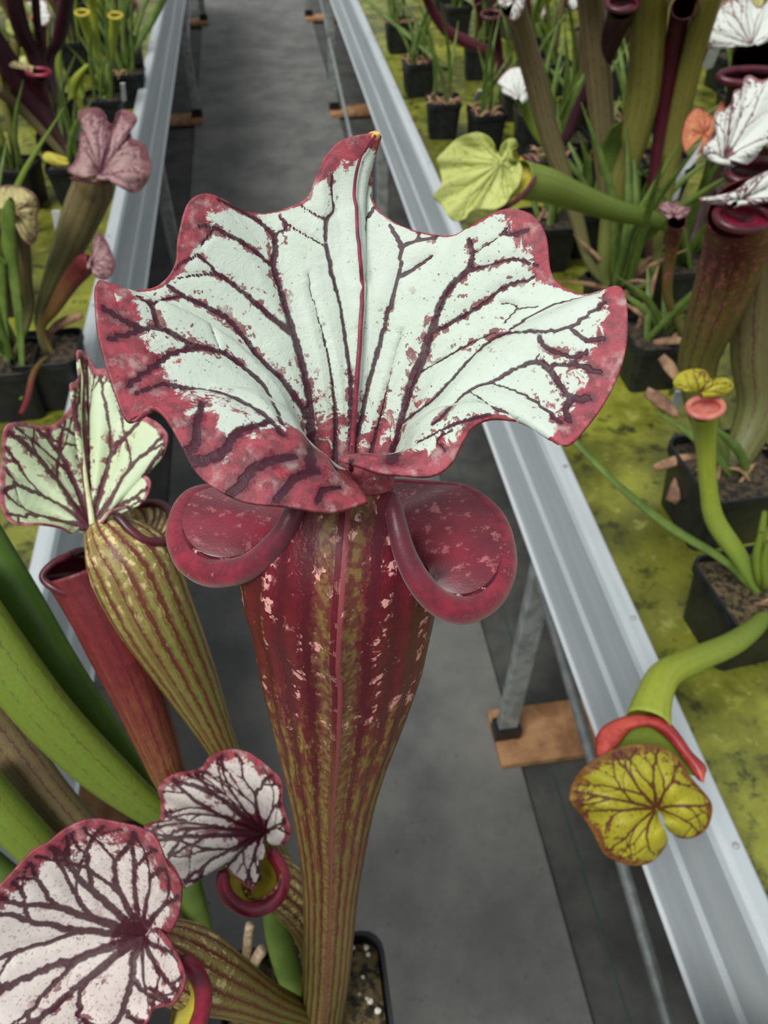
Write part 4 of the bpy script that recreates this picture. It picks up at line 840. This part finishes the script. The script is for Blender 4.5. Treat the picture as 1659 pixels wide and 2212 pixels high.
# rows of small pots along the right rail, with dry tops and grassy blades
for px, py, lb, tall in ((905, 128, 'small pot of grassy pitcher seedlings with a dry brown top by the right rail', 1), (958, 212, 'small black pot with dry brown tuft nearest the green algae gap by the right rail', 0), (1052, 236, 'small black pot with dry brown leaves below the small white hood', 1), (862, 42, 'small pot with thin upright blades by the right rail at the frame top', 1)):
    T = plant(px, py, lb, w=.078, h=.08, rot=rnd.uniform(-.1, .1), group='small pots along the right rail')
    dry_tuft(T, rnd, 16, .028)
    for k in range(9 if tall else 5): leaf(T, rnd, rnd.uniform(.1, .26), .009, tilt=rnd.uniform(.05, .4))
o = wtube(T, [T.c, P(965, 150, 1.9), P(880, 75, 1.95), P(800, 8, 2.05), P(760, -30, 2.1)], [.004, .008, .009, .008, .002], 'leaf_green', 'leaf', n=16, nseg=6, flat=.4)
for px, py, lb in ((1185, 470, 'shaded black pot of short blades below the lime-green tube'), (1285, 440, 'shaded black pot of short blades between two tall brown tubes'), (1260, 330, 'shaded black pot of short blades right of the small white hood'), (1400, 440, 'shaded black pot of short blades behind the reddish tube'), (1500, 470, 'shaded black pot of short blades behind the white tag'), (1340, 340, 'shaded black pot of short blades behind the widest olive tube'), (1440, 340, 'shaded black pot of short blades left of the salmon hood'), (1260, 225, 'shaded black pot of short blades behind the long purple tube'), (1160, 235, 'shaded black pot of short blades just above the small white hood'), (1360, 250, 'shaded black pot of short blades high between the olive tubes')):
    c = on_z(px, py, ZT+.08)
    if any(np.hypot(o.location[0]-c[0], o.location[1]-c[1]) < .09 for o in col.objects if o.name.startswith('potted_pitcher')): print('SKIP', px, py); continue
    T = plant(px, py, lb, w=.092, h=.085, rot=rnd.uniform(-.1, .1), group='low pots in the shade of the tall tubes')
    dry_tuft(T, rnd, 5)
    for k in range(7): leaf(T, rnd, rnd.uniform(.08, .2), .012, tilt=rnd.uniform(.1, .7))
# far and outer plants, mostly seen as stems between the nearer ones
k = 0
far = []
for yy in (1.2, 1.38, 1.58, 1.8, 2.05, 2.3, 2.6, 2.9, 3.2, 3.55):
    for xx in (.62, .75, .89, 1.04, 1.2, 1.4, 1.6, 1.8):
        far.append((xx+.04*((k*7) % 5-2)/2, yy+.05*((k*3) % 5-2)/2)); k += 1
allpots = lambda: [np.array(o.location[:2]) for o in col.objects if o.name.startswith('potted_pitcher')]
def clear(x, y, r=.105): return all(np.hypot(*(p-np.array([x, y]))) > r for p in allpots())
def project(p):
    d = np.array(p)-CAM; z = d@cF; return W/2+FPX*(d@cR)/z, H/2-FPX*(d@cU)/z
kinds = [('tube_olive', 'hood_lime', 'lip_dark', 'olive-tubed'), ('tube_maroon', 'hood_pale', 'lip_dark', 'dark-red-tubed'), ('tube_lime', 'hood_lime', 'lip_pink', 'lime-green'), ('tube_brown', 'hood_pale', 'lip_dark', 'brown-tubed'), ('tube_purple', 'hood_pink', 'lip_dark', 'purple-tubed')]
def filler(xx, yy, side, i, lab, npit=4, nleaf=6, hmin=.16, hmax=.36):
    T = Thing('potted_pitcher_plant', lab, 'potted plant', (xx, yy, ZT), 'filler plants on the %s bench' % side)
    T.zs = pot_parts(T, xx, yy, ZT, .085, .08, rnd.uniform(-.2, .2)); T.c = np.array([xx, yy, T.zs-.006]); T.w = .085; T.d = (T.c-CAM)@cF
    kd = kinds[i % 5]
    for q in range(npit): gen_pitcher(T, rnd, rnd.uniform(hmin, hmax), rnd.uniform(.009, .017), kd[0], kd[1], kd[2], (rnd.uniform(-.07, .07), rnd.uniform(-.07, .07)), seed=i*9+q+1)
    for q in range(nleaf): leaf(T, rnd, rnd.uniform(.12, .32), .011, mat='leaf_green' if q % 3 else 'tube_green', tilt=rnd.uniform(.05, .5))
    return T
i = 0; cnt = {}
POTS = []
ordn = ('nearest', 'second-nearest', 'third-nearest', 'fourth-nearest', 'fifth-nearest', 'sixth-nearest', 'seventh-nearest', 'eighth-nearest', 'ninth-nearest', 'tenth-nearest', 'eleventh-nearest', 'twelfth-nearest', 'thirteenth-nearest')
for xx, yy in far:
    px, py = project((xx, yy, .74)); top = project((xx, yy, 1.0))
    if px < 1790 and py > -130 and top[1] < 760 and not (px < 1120 and py > 110) and not (px < 1480 and py > 330) and clear(xx, yy):
        kd = kinds[i % 5][3]; n = cnt.get(kd, 0); cnt[kd] = n+1
        filler(xx, yy, 'right', i, '%s %s pitcher plant in the crowded far rows of the right bench' % (ordn[n], kd), 3, 6, .10, .22 if yy < 1.6 else .32); i += 1
# left bench
T = plant(100, 748, 'pitcher plant with dusky pink frilled hood on the left bench', w=.088, h=.085)
o, d = ptube(T, [(85, 690, 10), (110, 620, 20), (145, 540, 32), (178, 460, 40), (200, 410, 42), (206, 388, 40), (212, 365, 26), (214, 352, 12)], 'tube_brown', n=36, nseg=20, lean=-.03)
simple_hood(T, o, pxl(S1, [(600, 1330), (505, 1275), (560, 1200), (590, 1100), (600, 1000), (640, 960), (590, 890), (588, 840), (650, 808), (740, 808), (790, 860), (800, 905), (860, 930), (905, 900), (868, 850), (920, 818), (1000, 848), (1024, 900), (980, 960), (990, 1030), (1080, 1080), (1124, 1200), (1122, 1300), (1070, 1400), (1000, 1442), (930, 1410), (890, 1365), (800, 1352), (700, 1345)]), (*S1(745, 1310), d*.985), M['hood_pink'], 17, bulge=-.010, nmain=9, w0=.0010, ns=220, nr=56, redw=.16, base=0, ruf=.004)
lip_part(T, o, [(150, 385, d), (175, 388, d*.985), (206, 392, d*.98), (240, 390, d*.985), (258, 378, d)], 5, M['lip_dark'])
o, d = ptube(T, [(90, 710, 8), (120, 660, 14), (150, 610, 19), (175, 580, 22), (186, 568, 20), (196, 562, 10)], 'tube_rust', lean=-.03)
simple_hood(T, o, pxl(S2, [(800, 770), (780, 720), (830, 600), (855, 450), (890, 425), (950, 490), (1000, 600), (1032, 700), (1005, 800), (935, 852), (850, 820)]), (*S2(810, 720), d*.985), M['hood_pink'], 19, bulge=-.005, nmain=7, ns=100, nr=30, redw=.12, base=.1)
wtube(T, [T.c, P(110, 715, 1.08), P(150, 690, 1.06), P(178, 682, 1.05)], [.003, .006, .007, .004], 'leaf_dry', 'dry_leaf', n=10, nseg=6, flat=.4)
wtube(T, [T.c, P(75, 800, 1.02), P(60, 860, .97), P(45, 895, .95)], [.003, .004, .004, .003], 'tube_rust', 'leaf', n=10, nseg=6)
T = plant(5, 770, 'pitcher plant with broad green leaf and curled cream hood at the left edge', w=.088, h=.085)
o, d = ptube(T, [(44, 860, 6), (46, 760, 9), (36, 640, 15), (22, 540, 20), (20, 470, 20), (26, 432, 8)], 'leaf_green', name='leaf', flat=.4, solid=0, lean=-.05)
o, d = ptube(T, [(20, 800, 10), (10, 720, 14), (4, 640, 16), (0, 560, 18)], 'leaf_green', name='leaf', flat=.4, solid=0)
o, d = ptube(T, [(62, 680, 9), (55, 600, 14), (45, 530, 20), (30, 480, 24)], 'tube_brown')
simple_hood(T, o, pxl(S2, [(-60, 200), (-60, 80), (0, 20), (100, 0), (220, 25), (320, 95), (355, 200), (335, 280), (348, 400), (322, 500), (270, 532), (200, 480), (165, 380), (150, 290), (60, 300)]), (*S2(110, 240), d*.98), M['hood_cream'], 25, bulge=-.012, nmain=9, ns=140, nr=40, redw=.1, base=0, ruf=.004)
for k in range(5): leaf(T, rnd, rnd.uniform(.12, .2), .014, tilt=rnd.uniform(.1, .5))
T = plant(150, 345, 'pitcher plant with long dark purple tubes leaning over the left bench', w=.088, h=.08)
for pts in ([(148, 325, 8), (110, 270, 17), (60, 205, 23), (5, 120, 25), (-60, 20, 26)], [(120, 300, 8), (75, 130, 14), (45, 60, 18), (20, -40, 20)], [(110, 150, 8), (128, 80, 14), (140, 20, 16), (150, -40, 17)], [(95, 130, 6), (82, 60, 8), (74, -30, 9)], [(140, 340, 8), (60, 250, 10), (-10, 190, 12)]):
    ptube(T, pts, 'tube_purple' if pts[0][0] != 140 else 'tube_brown', n=26, nseg=12)
o, d = ptube(T, [(110, 300, 6), (92, 230, 12), (80, 180, 16), (84, 160, 18)], 'tube_maroon'); ring_lip(T, o, 84, 156, d*.985, 24, 8, 5, 'lip_red')
simple_hood(T, o, pxl(S1, [(250, 540), (180, 520), (90, 505), (70, 480), (110, 455), (200, 475), (260, 500)]), (*S1(240, 530), d*.985), M['hood_cream'], 33, bulge=-.004, nmain=5, ns=60, nr=20, redw=.05, base=0)
simple_hood(T, o, pxl(S1, [(520, 1230), (440, 1240), (350, 1210), (318, 1170), (345, 1135), (420, 1150), (500, 1180)]), (*S1(515, 1210), d*.99), M['inner_yellow'], 34, bulge=-.004, nmain=5, ns=60, nr=20, redw=.05, base=0)
for k in range(7): leaf(T, rnd, rnd.uniform(.1, .22), .012, tilt=rnd.uniform(.1, .6))
T = plant(222, 205, 'pitcher plant with slender lime-green trumpets on the left bench', w=.085, h=.08)
for k, pts in enumerate(([(222, 190, 3), (205, 120, 8), (190, 70, 10), (178, 28, 12)], [(226, 195, 3), (238, 120, 8), (245, 70, 10), (250, 34, 14)], [(215, 190, 3), (212, 110, 6), (200, 20, 9), (196, -20, 10)], [(190, 230, 4), (170, 180, 9), (182, 150, 5), (188, 140, 2)], [(160, 250, 4), (156, 200, 8), (165, 170, 8), (190, 140, 3)])):
    o, d = ptube(T, pts, 'tube_lime', n=22, nseg=12, name='pitcher' if k < 3 else 'leaf')
    if k < 2: ring_lip(T, o, pts[-1][0], pts[-1][1], d*.99, 15, 7, 3, 'inner_yellow', inner='inner_yellow')
for k in range(8): leaf(T, rnd, rnd.uniform(.1, .25), .01, tilt=rnd.uniform(.05, .4))
T = plant(272, 150, 'grassy pitcher plant in a black pot close to the left rail', w=.085, h=.08)
ptube(T, [(275, 140, 3), (300, 90, 8), (330, 40, 9), (352, 0, 8), (366, -30, 4)], 'leaf_green', name='leaf', flat=.4, solid=0)
for k in range(12): leaf(T, rnd, rnd.uniform(.14, .34), .01, tilt=rnd.uniform(.05, .45))
dry_tuft(T, rnd, 8)
i = 0
lf = [(-.52, 1.32), (-.50, 1.62), (-.62, 1.80), (-.56, 2.15), (-.70, 2.05), (-.50, 2.45), (-.64, 2.5), (-.80, 2.45), (-.42, 2.62), (-.55, 2.85), (-.70, 2.9), (-.86, 2.85), (-.45, 3.05), (-.6, 3.25), (-.78, 3.25), (-.95, 3.2)]
lf += [(-.47, 1.22), (-.60, 1.42), (-.44, 1.78), (-.48, 1.98), (-.36, 2.42), (-.62, 1.6), (-.75, 2.25)]
for xx, yy in sorted(lf, key=lambda q: q[1]):
    if not clear(xx, yy): continue
    kd = kinds[(i*2+2) % 5]; n = cnt.get('L'+kd[3], 0); cnt['L'+kd[3]] = n+1
    filler(xx, yy, 'left', i*2+2, '%s %s pitcher plant in the far rows of the left bench' % (ordn[n], kd[3]), 4, 5, .08, .24); i += 1
# white plastic plant tags
for pts, hw, d, lb in ((((1540, 285), (1480, 362)), 11, 1.0, 'white plastic tag leaning beside the salmon hood'), (((1468, 372), (1452, 430)), 12, 1.03, 'white plastic tag above the small pink-hooded tube'), (((1548, 95), (1528, 145)), 12, 1.1, 'white plastic tag under the topmost white hood at the right'), (((1470, 845), (1458, 880)), 11, .93, 'white plastic tag behind the small yellow hood'),
                       (((124, 235), (130, 275)), 7, 1.55, 'white plastic tag left of the dusky pink hood'), (((120, 455), (130, 510)), 9, 1.25, 'white plastic tag behind the brownish tube on the left bench'), (((265, 180), (268, 216)), 5, 1.75, 'white plastic tag on the pot by the left rail'), (((168, 268), (166, 300)), 9, 1.5, 'white plastic tag touching the top of the dusky pink hood'), (((1040, 195), (1030, 215)), 8, 1.75, 'white plastic tag in the small pot below the thin blades'), (((905, 50), (908, 85)), 6, 1.95, 'white plastic tag among grassy blades by the right rail')):
    d = float((on_z(*pts[1], .742)-CAM)@cF)*.97 if lb.find('yellow') < 0 else d
    ptag(pts, hw, d, lb)
